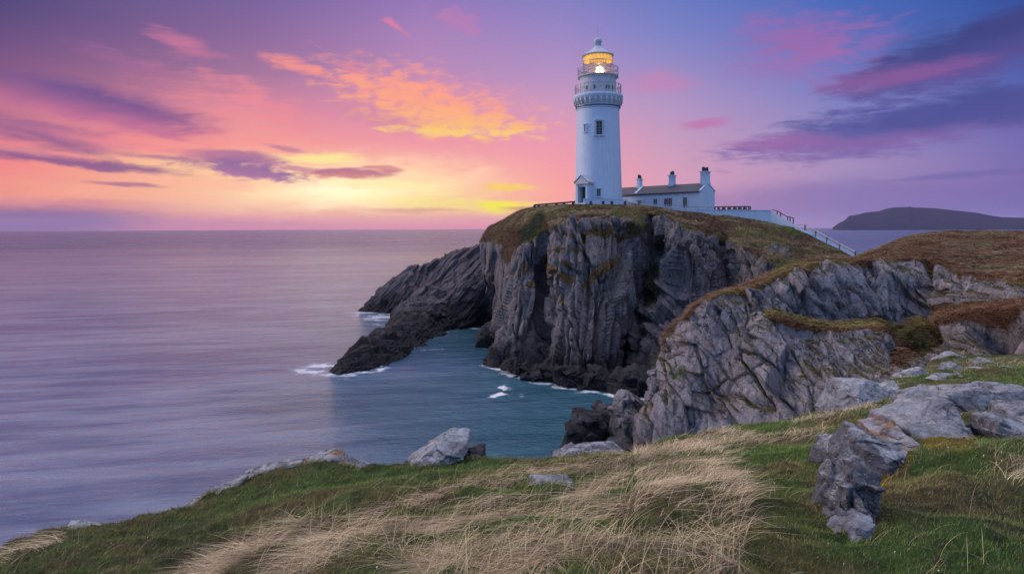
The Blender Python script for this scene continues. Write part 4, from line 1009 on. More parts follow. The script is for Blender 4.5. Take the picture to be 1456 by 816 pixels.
# ================================================================== dry stone wall on the hill skyline
stones = MB()
wp = [(1272, 351, 80), (1277, 345, 81), (1290, 340.5, 82), (1303, 336, 83), (1318, 333, 84), (1335, 331.8, 84.5), (1349, 331, 84.5), (1368, 331.2, 84.5), (1385, 328.8, 84.5), (1392, 328.2, 84.5), (1401, 331, 84.5), (1430, 331.6, 84.5), (1470, 331.8, 84.5), (1530, 332, 83)]
xs = [p[0] for p in wp]; x = 1272
while x < 1525:
    D_ = np.interp(x, xs, [p[2] for p in wp]); y_ = np.interp(x, xs, [p[1] for p in wp])
    hh = (0.36 if x < 1345 else 0.2) * random.uniform(0.7, 1.3); ww = random.uniform(0.3, 0.6)
    for layer in (0, 1):
        c = P(x, y_, D_) + np.array([0, random.uniform(-.2, .2), -hh * 0.9 * layer]); a_ = random.uniform(0, 3)
        rr_ = [random.uniform(0.8, 1.15) for _ in range(7)]
        ringp = lambda z_, k_: [c + np.array([ww * 0.62 * k_ * rr_[i] * math.cos(a_ + i * 0.8976), 0.3 * k_ * rr_[i] * math.sin(a_ + i * 0.8976), z_]) for i in range(7)]
        stones.prism(ringp(-hh * 0.55, 1.0), ringp(hh * 0.1, 1.1)); stones.prism(ringp(hh * 0.1, 1.09), ringp(hh * 0.55, 0.7))
    x += ww * F / D_ * 0.92
M_dstone = flat_mat('dark_stone', (0.05, 0.045, 0.045), 0.9, 0.4, 3, bump=0.5)
tag(stones.build('stone_wall', M_dstone), 'dark dry stone wall along the crest of the grassy hill', 'stone wall')

# ================================================================== ROCKS AND BOULDERS
def rock(name, label, outline, D, depth, seed, mat=None, tilt=0.35, back=1.0, cat='rock', group=None, disp=0.05, sub=90, lichen=None, topk=0.9, sharp=40, extra=(), grow=1.06):
    """faceted stone: the space inside the planes through its outline's edges, a sloping top, tilted front facets and a back"""
    rg = np.random.default_rng(seed); pts = np.array([P(a, b2, D) for a, b2 in outline]); c = pts.mean(0); rel = (pts - c) * grow
    pl_ = []
    n = len(pts); area = sum(rel[i][0] * rel[(i + 1) % n][2] - rel[(i + 1) % n][0] * rel[i][2] for i in range(n)); sg = 1 if area > 0 else -1
    for i in range(n):
        e = rel[(i + 1) % n] - rel[i]; L_ = math.hypot(e[0], e[2])
        if L_ < 1e-6: continue
        nx, nz_ = e[2] / L_ * sg, -e[0] / L_ * sg; ny = rg.uniform(-0.25, 0.15)
        nv_ = np.array([nx, ny, nz_]); dd_ = nx * rel[i][0] + nz_ * rel[i][2]; L2 = np.linalg.norm(nv_)
        pl_.append((nv_ / L2, max(dd_, 0.02) / L2))
    hgt_ = np.ptp(rel[:, 2])
    fr_ = [((rg.uniform(-0.35, 0.35), -1, rg.uniform(-0.15, 0.35)), depth * rg.uniform(0.8, 1.0)) for _ in range(3)]
    fr_ += [((rg.uniform(-0.2, 0.2), -tilt, 1), hgt_ * 0.5 * topk), ((-0.6, -1, 0.5), depth * 0.95), ((0.7, -1, 0.35), depth * 1.0), ((0, 1, 0.1), depth * back), ((0.1, -0.8, 0.8), (depth * 0.8 + hgt_ * 0.5 * 0.8) * 0.75)]
    fr_ += list(extra)
    for v_, d_ in fr_:
        v_ = np.array(v_, float); L_ = np.linalg.norm(v_); pl_.append((v_ / L_, d_ / L_))
    nu_, nv2 = sub * 2, sub
    th = np.linspace(0, 2 * math.pi, nu_ + 1)[:-1]; ph = np.linspace(0, math.pi, nv2)
    T_, Ph = np.meshgrid(th, ph, indexing='ij')
    dirs = np.stack([np.cos(T_) * np.sin(Ph), np.sin(T_) * np.sin(Ph), np.cos(Ph)], -1)
    # aim more samples by warping directions into the rock's proportions
    ext = np.array([np.ptp(rel[:, 0]) / 2, depth, hgt_ / 2]); dirs = dirs * ext; dirs /= np.linalg.norm(dirs, axis=-1, keepdims=True)
    inv = np.stack([np.maximum((dirs @ nv_) / d_, 1e-4) for nv_, d_ in pl_], -1)
    rr_ = 1 / (np.sum(inv ** sharp, -1) ** (1 / sharp))
    Gk = c + dirs * rr_[..., None]
    s_ = float(np.mean(ext)); amp_ = disp * s_
    nn_ = normals(np.concatenate([Gk, Gk[:1]], 0))[:-1]; nn_ *= np.sign((nn_ * dirs).sum(-1, keepdims=True).mean())
    nn_ = dirs * 0.5 + nn_ * 0.5
    Gk = Gk + nn_ * (amp_ * (1.7 * blocks(Gk / s_, (0.75, 0.75, 0.5), seed, 1.3, 0.6, 0.04, 0.4) + 0.25 * fbm(Gk / s_ * 3, 5, seed) + 0.45 * blocks(Gk / s_, (0.3, 0.3, 0.16), seed + 9, 1.0, 0.4, 0.04, 0.4)))[..., None]
    me = grid_mesh(name, Gk, wrap=True)
    o = link(name, me, mat or M_bould); nrm2 = normals(np.concatenate([Gk, Gk[:1]], 0))[:-1]
    attr(me, 'veg', np.zeros(Gk.shape[:2])); attr(me, 'vegcol', np.zeros(Gk.shape), 'FLOAT_COLOR')
    return tag(o, label, cat, group)
M_black = rock_mat('dark_slate_rock', (0.014, 0.015, 0.019), (0.12, 0.125, 0.145), 1.6, 0.25, 0.0, wet=True, seed=5)
M_white_rock = rock_mat('lichen_white_rock', (0.055, 0.06, 0.075), (0.36, 0.385, 0.43), 4.0, 0.95, 0.12, vert=False, seed=17)
SG = 'rocks standing out of the water under the near cliff'
rock('sea_stack', 'broad dark rock standing in the water left of the pillars', [(802, 648), (806, 620), (815, 594), (828, 588), (848, 592), (858, 606), (862, 648)], 60, 2.2, 1, M_black, group=SG, disp=0.10, cat='sea stack')
rock('sea_stack', 'dark rock hump between the broad rock and the tall pillar', [(846, 640), (850, 590), (858, 579), (868, 581), (878, 596), (882, 640)], 62, 1.8, 2, M_black, group=SG, disp=0.10, cat='sea stack')
rock('sea_stack', 'tall pale pointed rock pillar by the near cliff foot', [(878, 632), (878, 580), (883, 562), (890, 558), (898, 562), (912, 582), (916, 632)], 57, 1.6, 3, M_near, group=SG, disp=0.12, cat='sea stack')
rock('sea_stack', 'thin leaning rock needle against the left edge of the near cliff', [(924, 600), (925, 548), (926, 532), (931, 527), (937, 536), (937, 600)], 52.5, 0.8, 33, M_near, group=SG, disp=0.12, cat='sea stack')
rock('sea_stack', 'low rounded rock in front of the tall pillar', [(862, 656), (864, 636), (872, 626), (884, 624), (896, 632), (904, 646), (902, 656)], 50, 1.3, 4, M_black, group=SG, disp=0.06, cat='sea stack')
rock('sea_rock', 'small dark rock in the water at the cave mouth', [(678, 494), (682, 476), (690, 462), (704, 460), (712, 470), (712, 496)], 117, 3.0, 5, M_black, disp=0.08, cat='rock')
rock('sea_rock', 'low wedge of rock leaning at the foot of the headland cliff', [(700, 518), (701, 498), (708, 478), (716, 470), (734, 498), (740, 524)], 100.5, 2.6, 6, M_far, disp=0.08, cat='rock')
for i, (o_, D_) in enumerate((([(731, 530), (733, 517), (738, 513), (742, 520), (742, 532)], 92), ([(716, 524), (720, 514), (734, 512), (745, 518), (745, 528)], 94.5),
                ([(742, 536), (752, 522), (775, 521), (790, 528), (792, 541)], 90.3), ([(786, 543), (798, 524), (820, 522), (832, 532), (830, 549)], 87.5),
                ([(824, 551), (832, 533), (852, 528), (866, 538), (868, 555)], 85.6), ([(875, 558), (880, 540), (905, 530), (935, 534), (945, 548), (940, 566)], 82.5))):
    rock('foot_boulder', ['thin upright black stone at the left of the headland foot', 'flat black boulder at the leftmost corner of the headland foot', 'long black boulder at the headland foot, third from the left', 'black boulder under the middle of the headland cliff', 'black boulder left of the dark cleft at the headland foot', 'wide black boulder right of the dark cleft at the headland foot'][i],
         o_, D_, [0.6, 1.4, 2.2, 2.4, 2.2, 3.0][i], 60 + i, M_black, group='black boulders along the headland waterline', disp=0.16, sharp=60, cat='boulder')

# ================================================================== FOREGROUND GROUND
CREST = [(-260, 900, 6.5), (-100, 822, 7.5), (0, 784, 8.5), (60, 757, 9.0), (112, 760, 9.3), (150, 757, 9.5), (250, 729, 10.0), (330, 692, 10.6), (400, 668, 11.0), (440, 657, 11.2), (485, 660, 11.2), (520, 676, 11.0), (560, 664, 11.2), (600, 658, 11.2), (640, 658, 11.2), (690, 663, 11.0),
         (780, 663, 11.0), (860, 657, 11.4), (900, 649, 11.8), (930, 637, 12.2), (985, 616, 13.4), (1050, 611, 14.6), (1130, 601, 16.0), (1170, 583, 17.2), (1230, 561, 18.5), (1250, 548, 19.0), (1300, 531, 21.0), (1330, 512, 23.0), (1370, 507, 24.5), (1456, 507, 25.5), (1600, 505, 26), (1900, 500, 26)]
INNER = [(-200, 1000, 4.2), (0, 840, 5.6), (200, 830, 4.7), (400, 830, 4.05), (560, 830, 3.72), (728, 830, 3.45), (900, 830, 3.38), (1100, 830, 3.6), (1250, 830, 3.85), (1456, 830, 4.0), (1700, 830, 4.3),
         (60, 800, 6.8), (170, 790, 7.2), (300, 765, 6.6), (300, 735, 8.6), (400, 720, 7.9), (450, 700, 8.3), (430, 770, 5.2), (500, 740, 6.1), (540, 700, 7.8), (600, 710, 6.9), (640, 690, 8.2), (700, 690, 7.9), (620, 770, 4.9), (700, 730, 5.9), (800, 690, 7.4),
         (800, 740, 5.0), (900, 716, 4.75), (980, 700, 4.85), (1038, 702, 4.85), (1045, 760, 4.2), (900, 770, 4.2), (960, 655, 7.4), (870, 668, 8.2), (1000, 640, 9.6), (1110, 745, 4.6), (1085, 690, 5.9), (1130, 645, 8.0), (1100, 625, 11.0), (1180, 610, 11.0),
         (1145, 700, 5.3), (1170, 760, 4.5), (1285, 740, 4.35), (1400, 760, 4.3), (1268, 690, 4.8), (1380, 665, 5.5), (1456, 650, 5.5), (1600, 640, 5.6), (1300, 620, 7.4), (1400, 590, 8.2), (1456, 585, 8.4), (1600, 580, 8.6), (1200, 590, 13.0), (1330, 562, 12.5), (1456, 548, 13.5), (1600, 545, 14), (1300, 545, 17), (1400, 528, 19), (1500, 526, 19)]
TP = np.array([P(*p) for p in CREST + INNER] + [(x, y, 18.25 + 0.02 * abs(x)) for x, y in ((0, 0.6), (-3, 1.5), (3, 1.5), (0, 2.2), (-5, -1), (0, -3), (5, -1), (-10, -4), (10, -4), (12, 4), (-8, 2.5), (16, -2), (20, 8), (26, 2))])
# smooth surface through the points (thin-plate spline)
def tps_fit(Pt, lam=0.004):
    xy = Pt[:, :2]; n = len(Pt); d_ = np.linalg.norm(xy[:, None] - xy[None], axis=-1); K = np.where(d_ > 0, d_ ** 2 * np.log(d_ + 1e-9), 0) + lam * n * np.eye(n)
    Q = np.c_[np.ones(n), xy]; A = np.block([[K, Q], [Q.T, np.zeros((3, 3))]]); w = np.linalg.solve(A, np.r_[Pt[:, 2], 0, 0, 0]); return xy, w
def tps_eval(fit, x, y):
    xy, w = fit; out = w[-3] + w[-2] * x + w[-1] * y
    for k in range(len(xy)):
        r2 = (x - xy[k, 0]) ** 2 + (y - xy[k, 1]) ** 2; out = out + w[k] * 0.5 * r2 * np.log(r2 + 1e-12)
    return out
FIT = tps_fit(TP)
caz = np.array([px2az(p[0]) for p in CREST]); crr = np.array([np.hypot(*P(*p)[:2]) for p in CREST])
caz = np.concatenate([[-math.pi, -1.6, -1.1], caz, [1.2, math.pi]]); crr = np.concatenate([[7, 7, 7.5], crr, [26, 14]])
order = np.argsort(caz); caz, crr = caz[order], crr[order]
gaz = np.unique(np.concatenate([np.linspace(-math.pi, -0.72, 120), np.linspace(-0.72, 0.70, 900), np.linspace(0.70, math.pi, 120)]))
gr = np.concatenate([[0.02, 0.5, 1.0, 1.6, 2.2], np.geomspace(2.6, 46, 480)])
def ground_z(x, y, detail=True):
    az_ = np.arctan2(x, y); rr_ = np.hypot(x, y); rc = np.interp(az_, caz, crr)
    z = tps_eval(FIT, x, y); s_ = rr_ - rc
    z = np.where(s_ > 0, z - (0.55 * s_ + 0.10 * s_ ** 2.2), z)
    z = np.maximum(z, -3)
    p = np.stack([x, y, x * 0], -1); near = np.clip(rr_ / 3, 0.3, 1)
    z = z + 0.16 * fbm(p * 0.75 + 3, 3, 71) * near + (0.085 * ridged(p * np.array([1.4, 2.6, 1]) + 0.5 * fbm(p, 2, 75)[..., None], 3, 72)) * near
    if detail: z = z + 0.014 * fbm(p * 7, 3, 73)
    return z
GA, GR = np.meshgrid(gaz, gr, indexing='ij'); GX, GY = GR * np.sin(GA), GR * np.cos(GA); GZ_ = ground_z(GX, GY)
GG = np.stack([GX, GY, GZ_], -1); ppx, ppy = proj(GG)
def cap(px, py, pts, rad):
    return 1 - sstep(seg_dist(px, py, pts) / rad, 0.45, 1.15)
def dead_mask(px, py, x, y):
    m_ = cap(px, py, [(860, 720), (930, 700), (1010, 690)], 62) + cap(px, py, [(1040, 715), (1035, 790)], 26) + cap(px, py, [(640, 800), (760, 780), (900, 790), (1000, 780)], 60)
    m_ = m_ + cap(px, py, [(290, 822), (370, 775), (440, 750), (520, 742), (600, 712), (680, 692), (760, 672)], 13) + cap(px, py, [(420, 812), (500, 765), (600, 730), (700, 700)], 24)
    m_ = m_ + cap(px, py, [(740, 680), (830, 664), (900, 655)], 9) + cap(px, py, [(880, 660), (940, 645), (1000, 622), (1060, 628)], 15) + cap(px, py, [(985, 617), (1040, 614)], 6) + cap(px, py, [(1060, 632), (1110, 626), (1170, 618)], 5)
    m_ = m_ + 0.7 * cap(px, py, [(960, 665), (1020, 650)], 18) + 0.6 * cap(px, py, [(560, 790), (650, 745), (760, 720)], 26) + 0.7*cap(px, py, [(0, 800), (70, 775), (90, 762)], 9)
    m_ = m_ + 0.75 * cap(px, py, [(1130, 602), (1200, 590), (1240, 582), (1330, 566)], 8) + 0.7 * cap(px, py, [(1250, 556), (1320, 520), (1456, 512)], 9) + 0.8 * cap(px, py, [(1410, 660), (1456, 672)], 22) + 0.55 * cap(px, py, [(1330, 790), (1456, 800)], 14)
    m_ = m_ + 0.5 * cap(px, py, [(1280, 610), (1320, 606), (1420, 566)], 7)
    p = np.stack([x, y, x * 0], -1)
    q_ = np.stack([0.86 * x + 0.5 * y, (-0.5 * x + 0.86 * y) * 3.2, x * 0], -1)   # streaks along the wind
    return np.clip(m_, 0, 1) * np.clip(0.62 + 1.3 * fbm(q_ * 0.9, 4, 81) + 0.5 * fbm(p * 2.5, 3, 83), 0.03, 1)
def moss_mask(px, py):
    return np.clip(cap(px, py, [(1180, 660), (1172, 690)], 16) + cap(px, py, [(1320, 622), (1370, 624)], 20) + cap(px, py, [(1240, 700), (1256, 680), (1290, 650)], 14) + cap(px, py, [(1300, 592), (1312, 586)], 10), 0, 1)
def ground_col(px, py, x, y):
    p = np.stack([x, y, x * 0], -1); a = fbm(p * 0.8, 4, 91); b2 = fbm(p * 3.1, 4, 92)
    c = lerp(np.broadcast_to(GREEN * 1.0, p.shape), OLIVE * 0.9, sstep(a + 0.4 * b2, -0.15, 0.5))
    bright = sstep(cap(px, py, [(1080, 640), (1130, 680), (1120, 760), (1090, 816)], 90), 0.2, 0.9)
    c = lerp(c, np.array([0.085, 0.145, 0.022]), bright * 0.75 * sstep(-a, -0.4, 0.3))
    left = sstep(-px, -520, -250); c = lerp(c, OLIVE * 0.8, left * 0.45 * sstep(b2, -0.4, 0.4))
    c = lerp(c, DKGREEN * 1.2, sstep(cap(px, py, [(230, 770), (300, 775)], 40), 0.1, 0.8) * 0.4)
    c = lerp(c, MOSS * np.array([2.3, 2.0, 1.6]), moss_mask(px, py) * 0.9)
    return c
dead = dead_mask(ppx, ppy, GX, GY)
gc = ground_col(ppx, ppy, GX, GY); gc = lerp(gc * 0.8, TAN * 0.45, dead * 0.7)
vis = (GR > 2.2)
M_ground = rock_mat('turf_soil', (0.05, 0.05, 0.05), (0.25, 0.25, 0.26), 2.0, 0.3, 0.0, vert=False)
gme = grid_mesh('ground', GG); rcG = np.interp(GA, caz, crr)
vegG = 1 - sstep(GR - rcG, 0.8, 1.6); attr(gme, 'veg', vegG * 1.1); attr(gme, 'vegcol', gc, 'FLOAT_COLOR')
tag(link('ground', gme, M_ground, smooth=True), kind='structure')

# ================================================================== GRASS
gm, t, b = new_mat('grass_blade')
ca = t.node('ShaderNodeAttribute', attribute_name='col').outputs['Color']
t.link(ca, b.inputs['Base Color']); b.inputs['Roughness'].default_value = 0.7; b.inputs['Specular IOR Level'].default_value = 0.15
def blades(name, label_kind, roots, side, lean, L, W, colr, seg, rise=0.5, droop=0.5):
    """ribbons: roots (N,3), lean unit vectors (N,3) horizontal, L length, W width"""
    N = len(roots); ts = np.linspace(0, 1, seg + 1); L = L[:, None]; vs = []
    for k, tt in enumerate(ts):
        hor = tt ** 1.35; ver = rise * (tt - droop * tt * tt)
        c = roots + lean * (L * hor) + np.array([0, 0, 1.0]) * (L * ver[:, None] if np.ndim(ver) else L * ver)
        w = W[:, None] * (1 - tt) ** 0.6 * 0.5
        if k == seg: vs.append(c[:, None])
        else: vs.append(np.stack([c - side * w, c + side * w], 1))
    Vx = np.concatenate(vs, 1); nv = Vx.shape[1]; base = (np.arange(N) * nv)[:, None]
    loops = []; sz = []
    for k in range(seg - 1): loops.append(np.array([2 * k, 2 * k + 1, 2 * k + 3, 2 * k + 2])); sz.append(4)
    loops.append(np.array([2 * seg - 2, 2 * seg - 1, 2 * seg])); sz.append(3)
    lp = np.concatenate(loops); FL = (base + lp[None]).reshape(-1); S = np.tile(sz, N)
    me = raw_mesh(name, Vx.reshape(-1, 3), FL, S)
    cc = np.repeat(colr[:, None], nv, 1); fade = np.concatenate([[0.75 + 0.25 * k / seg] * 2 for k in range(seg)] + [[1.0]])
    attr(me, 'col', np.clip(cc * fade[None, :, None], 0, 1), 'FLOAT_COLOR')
    return tag(link(name, me, gm), kind='stuff')
def norm_(v): return v / (np.linalg.norm(v, axis=-1, keepdims=True) + 1e-9)
def spots(N, r0=3.0, r1=27.0, a0=-0.68, a1=0.66):
    a = rng.uniform(a0, a1, N); rr_ = np.exp(rng.uniform(math.log(r0), math.log(r1), N)); rc = np.interp(a, caz, crr)
    k = rr_ < rc + 0.35; a, rr_ = a[k], rr_[k]; x, y = rr_ * np.sin(a), rr_ * np.cos(a); z = ground_z(x, y, False)
    p = np.stack([x, y, z], -1); return p, *proj(p), rr_
def side_of(lean, N):
    s_ = np.cross(lean, rng.normal(0, 0.5, (N, 3)) + np.array([0, 0, 1.0])); return norm_(s_)
def flowdir(p, base, jit, seed):
    a = math.atan2(base[1], base[0]) + 0.9 * fbm(p * 0.7, 3, seed) + rng.normal(0, jit, len(p)); return np.stack([np.cos(a), np.sin(a), a * 0], -1)
# short turf
p, qx, qy, rr_ = spots(520000)
dm = dead_mask(qx, qy, p[:, 0], p[:, 1]); mm = moss_mask(qx, qy); keep = rng.random(len(p)) > dm * 0.75
p, qx, qy, rr_, dm, mm = [a[keep] for a in (p, qx, qy, rr_, dm, mm)]
N = len(p); lean = flowdir(p, (0.9, 0.2), 1.0, 33) * rng.uniform(0.15, 1, (N, 1)); c = ground_col(qx, qy, p[:, 0], p[:, 1])
c = c * rng.uniform(0.8, 2.3, (N, 1)) * np.array([1.05, 1.15, 1.0]); dry = rng.random(N) < 0.12 + 0.2 * sstep(fbm(p * 0.9, 3, 95), 0, 0.5) ; c[dry] = TAN * rng.uniform(0.4, 0.9, (dry.sum(), 1))
L = rng.uniform(0.018, 0.05, N) * (1 - 0.5 * mm) * np.clip(rr_ / 6, 0.8, 1.8); W = 0.0022 * np.clip(rr_ / 5, 0.8, 4)
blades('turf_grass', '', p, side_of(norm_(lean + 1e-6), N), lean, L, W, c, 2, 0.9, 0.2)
# long dead grass combed by the wind
p, qx, qy, rr_ = spots(420000)
dm = dead_mask(qx, qy, p[:, 0], p[:, 1]); keep = rng.random(len(p)) < dm ** 1.3 * 0.62
p, qx, qy, rr_, dm = [a[keep] for a in (p, qx, qy, rr_, dm)]; N = len(p)
lean = flowdir(p, (-0.88, -0.5), 0.45, 44); tang = (qy > 765) & (qx > 560)
lean[tang] = flowdir(p[tang], (-0.6, -0.4), 0.8, 45); upr = (qx > 900) & (qy < 765); lean[upr] = flowdir(p[upr], (0.8, 0.55), 0.45, 48)
lift = rng.uniform(0.12, 0.5, N); lift[upr] *= 1.4; L = rng.uniform(0.12, 0.48, N) * np.clip(rr_ / 8, 0.85, 1.3); L[qy < 700] *= 0.7
cbase = lerp(TAN * 1.15, np.array([0.72, 0.53, 0.36]), rng.random(N)); cbase = cbase * rng.uniform(0.55, 1.35, (N, 1)) * (1 + 0.9 * fbm(p * 2.6, 3, 46))[:, None]
dk = (qy > 770) & (qx > 560); cbase[dk] *= 0.72
gn = rng.random(N) < 0.12; cbase[gn] = np.array([0.12, 0.13, 0.03])
s_ = side_of(lean, N)
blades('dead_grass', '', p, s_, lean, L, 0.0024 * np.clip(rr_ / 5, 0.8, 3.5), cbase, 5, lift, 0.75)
# sparse standing stalks
p, qx, qy, rr_ = spots(26000, 3.0, 9)
dm = dead_mask(qx, qy, p[:, 0], p[:, 1]); keep = rng.random(len(p)) < np.clip(dm, 0.03, 1) * 0.6; p, qx, qy, rr_ = [a[keep] for a in (p, qx, qy, rr_)]; N = len(p)
lean = flowdir(p, (0.75, 0.2), 0.8, 47) * rng.uniform(0.3, 0.9, (N, 1))
blades('grass_stalks', '', p, side_of(norm_(lean), N), lean, rng.uniform(0.15, 0.38, N), np.full(N, 0.0022), TAN * rng.uniform(0.9, 1.7, (N, 1)), 6, rng.uniform(0.5, 1.0, N), 0.45)
# tussocks on the hill and fringes of the near cliff, and on the far headland
def scatter_on(G2, veg, vcol, N, mask, Lr, Wr, name, base, jit, lift, seed, bright=1.0):
    P00, P10, P01 = G2[:-1, :-1], G2[1:, :-1], G2[:-1, 1:]
    area = np.linalg.norm(np.cross(P10 - P00, P01 - P00), axis=-1); D_ = np.linalg.norm(P00 - [0, 0, CAMZ], axis=-1)
    w = area * mask[:-1, :-1] * np.clip(veg[:-1, :-1] - 0.35, 0, 1) / D_ ** 1.2; w = w.reshape(-1) / w.sum()
    idx = rng.choice(len(w), N, p=w); iu, iv = np.unravel_index(idx, area.shape); a, b2 = rng.random((N, 1)), rng.random((N, 1))
    p = P00[iu, iv] + a * (P10 - P00)[iu, iv] + b2 * (P01 - P00)[iu, iv]
    lean = flowdir(p / 3, base, jit, seed); c = vcol[iu, iv] * rng.uniform(0.7, 2.0, (N, 1)) * bright
    L_ = rng.uniform(*Lr, N); W_ = rng.uniform(*Wr, N)
    blades(name, '', p, side_of(lean, N), lean * rng.uniform(0.5, 1, (N, 1)), L_, W_, c, 3, rng.uniform(*lift, N), 0.7)
G2, veg, vcol, vv, led = NEAR; qx, qy = proj(G2)
scatter_on(G2, veg, vcol, 150000, ((qx > 880) & (qx < 1500) & (qy < 620) & (vv > 0.9)).astype(float), (0.35, 1.0), (0.02, 0.045), 'hill_grass', (-0.9, -0.45), 0.3, (0.15, 0.6), 51, 1.5)
G2, veg, vcol = HEAD; qx, qy = proj(G2); vv = np.broadcast_to(np.linspace(0, 8, G2.shape[1])[None], G2.shape[:2])
scatter_on(G2, veg, vcol, 90000, ((qx > 670) & (qx < 1250) & (qy < 430) & (G2[..., 1] < 128)).astype(float), (0.2, 0.55), (0.03, 0.07), 'headland_grass', (-0.9, -0.45), 0.5, (0.2, 0.8), 52, 1.35)

# small white flowers in the turf
fp, qx, qy, rr_ = spots(2600, 3.2, 12)
k = (fbm(fp * 0.9, 2, 77) > 0.12) & (dead_mask(qx, qy, fp[:, 0], fp[:, 1]) < 0.3); fp, rr_ = fp[k][:120], rr_[k][:120]
fm_ = MB()
for p_, d_ in zip(fp, rr_):
    s_ = random.uniform(0.003, 0.0065); z_ = random.uniform(0.008, 0.02)
    fm_.lathe((p_[0], p_[1], p_[2] + z_), [(s_ * 0.2, -z_), (s_ * 0.2, -0.002), (s_, 0), (s_ * 0.4, s_ * 0.5)], 6)
tag(fm_.build('turf_flowers', flat_mat('petal_white', (0.75, 0.74, 0.68))), kind='stuff')

# ================================================================== FOREGROUND ROCKS
FEET = []
RG = 'lichened rocks set in the foreground turf'
def fr(label, outline, D, depth, seed, mat=M_bould, **kw):
    o = rock('rock', label, outline, D, depth, seed, mat, group=RG, **kw)
    co = np.empty(len(o.data.vertices) * 3, np.float32); o.data.vertices.foreach_get('co', co); FEET.append(co.reshape(-1, 3)); return o
W_ = M_white_rock
M_ledge = rock_mat('lichened_ledge', (0.035, 0.038, 0.05), (0.22, 0.24, 0.28), 5.0, 0.6, 0.35, vert=False, seed=12)
fr('tilted pale slab with orange lichen on the edge of the turf above the bay', [(584, 662), (587, 655), (612, 637), (627, 628), (661, 629), (664, 640), (650, 655), (606, 672)], 11.0, 0.45, 11, W_, tilt=0.6, disp=0.05)
fr('dark mossy stone tucked behind the tilted pale slab', [(640, 664), (648, 645), (668, 640), (682, 645), (685, 663)], 11.25, 0.35, 12, M_black, disp=0.06)
fr('low rounded grey rock on the crest where the bay meets the sea stacks', [(782, 668), (790, 652), (815, 641), (845, 641), (868, 650), (884, 664)], 11.2, 0.6, 13, M_bould, tilt=1.2)
fr('flat whitish stone half sunk in the dead grass', [(742, 712), (752, 698), (776, 690), (815, 692), (832, 703), (800, 718)], 6.7, 0.35, 14, W_, tilt=2, disp=0.07)
for o_, D_, s_ in (([(372, 684), (385, 676), (420, 664), (438, 654), (472, 650), (482, 655), (486, 668), (430, 676)], 11.3, 21), ([(312, 706), (330, 694), (362, 680), (398, 668), (418, 664), (416, 674), (360, 694), (325, 708)], 10.9, 22),
                   ([(248, 735), (262, 722), (290, 708), (322, 696), (338, 690), (330, 704), (290, 722)], 10.4, 23), ([(478, 668), (484, 660), (500, 666), (518, 673), (524, 680), (500, 682)], 11.2, 24)):
    fr({21: 'dark ledge with orange lichen at the top of the left turf knoll', 22: 'pale thin ledge sloping down left of the orange lichened one', 23: 'lowest long thin ledge on the left edge of the turf', 24: 'short dark ledge just right of the left turf knoll'}[s_], o_, D_, 0.45, s_, M_ledge if s_ != 21 else rock_mat('orange_ledge', (0.06, 0.065, 0.075), (0.35, 0.37, 0.4), 4.0, 0.6, 0.5, vert=False, seed=2), tilt=0.8, disp=0.06)
fr('small white stone at the far left edge of the turf', [(74, 768), (84, 760), (104, 757), (118, 760), (100, 770)], 9.2, 0.3, 25, W_, tilt=1.5)
# right outcrop
fr('tall narrow grey block standing at the lower left end of the right outcrop', [(1168, 756), (1174, 714), (1190, 680), (1205, 669), (1216, 700), (1213, 762), (1190, 766)], 4.68, 0.26, 31, disp=0.10, grow=1.05, extra=[((-0.9, -0.5, 0.2), 0.11), ((0.5, -1, 0.1), 0.15)])
fr('broad cracked grey block leaning beside the tall narrow one', [(1206, 764), (1206, 704), (1200, 674), (1222, 660), (1250, 678), (1240, 700), (1242, 736), (1234, 760)], 4.62, 0.26, 131, disp=0.10, grow=1.08, extra=[((-0.5, -1, 0.5), 0.17), ((0.9, -0.6, 0.0), 0.12), ((0.1, -1, -0.2), 0.2)])
fr('small pale wedge at the foot of the upright block', [(1194, 764), (1204, 744), (1222, 734), (1238, 736), (1236, 756), (1216, 768)], 4.42, 0.14, 32, W_, disp=0.04)
fr('rounded block with pale top left in the right outcrop', [(1204, 662), (1206, 634), (1214, 622), (1238, 619), (1262, 634), (1276, 648), (1250, 664)], 5.9, 0.34, 34, disp=0.04)
fr('dark narrow block at the left end of the right outcrop', [(1180, 660), (1182, 646), (1194, 630), (1208, 622), (1212, 660)], 6.1, 0.3, 35, disp=0.05)
fr('small flat stone left of the outcrop in the turf', [(1176, 638), (1178, 628), (1196, 626), (1204, 634), (1190, 642)], 6.9, 0.2, 36)
fr('long low shelf of grey rock running up from the upright block', [(1226, 668), (1240, 656), (1280, 645), (1300, 639), (1304, 644), (1270, 662), (1252, 680)], 5.7, 0.3, 37, tilt=1.4, disp=0.05)
fr('wide rusty faced rock under the big white topped slab', [(1240, 642), (1246, 618), (1284, 610), (1292, 640), (1270, 650)], 6.4, 0.34, 38, rock_mat('rusty_rock', (0.07, 0.05, 0.045), (0.34, 0.26, 0.25), 4.0, 0.3, 0.5, vert=False, warm=0.9, seed=8), disp=0.05)
fr('big slab with white lichened top in the middle of the right outcrop', [(1284, 640), (1286, 606), (1320, 590), (1352, 576), (1366, 574), (1392, 590), (1404, 602), (1380, 610), (1344, 622), (1340, 642)], 6.7, 0.55, 39, W_, tilt=0.8, disp=0.05)
fr('low pale slab spreading behind the big white topped slab', [(1312, 586), (1320, 568), (1352, 560), (1392, 556), (1428, 556), (1470, 556), (1500, 600), (1420, 596), (1372, 590)], 8.4, 0.7, 40, W_, tilt=1.6, disp=0.06)
fr('grey and pink block at the right edge beside the brown grass', [(1402, 612), (1408, 598), (1432, 596), (1452, 604), (1456, 626), (1440, 638), (1420, 632)], 6.3, 0.32, 41, disp=0.05)
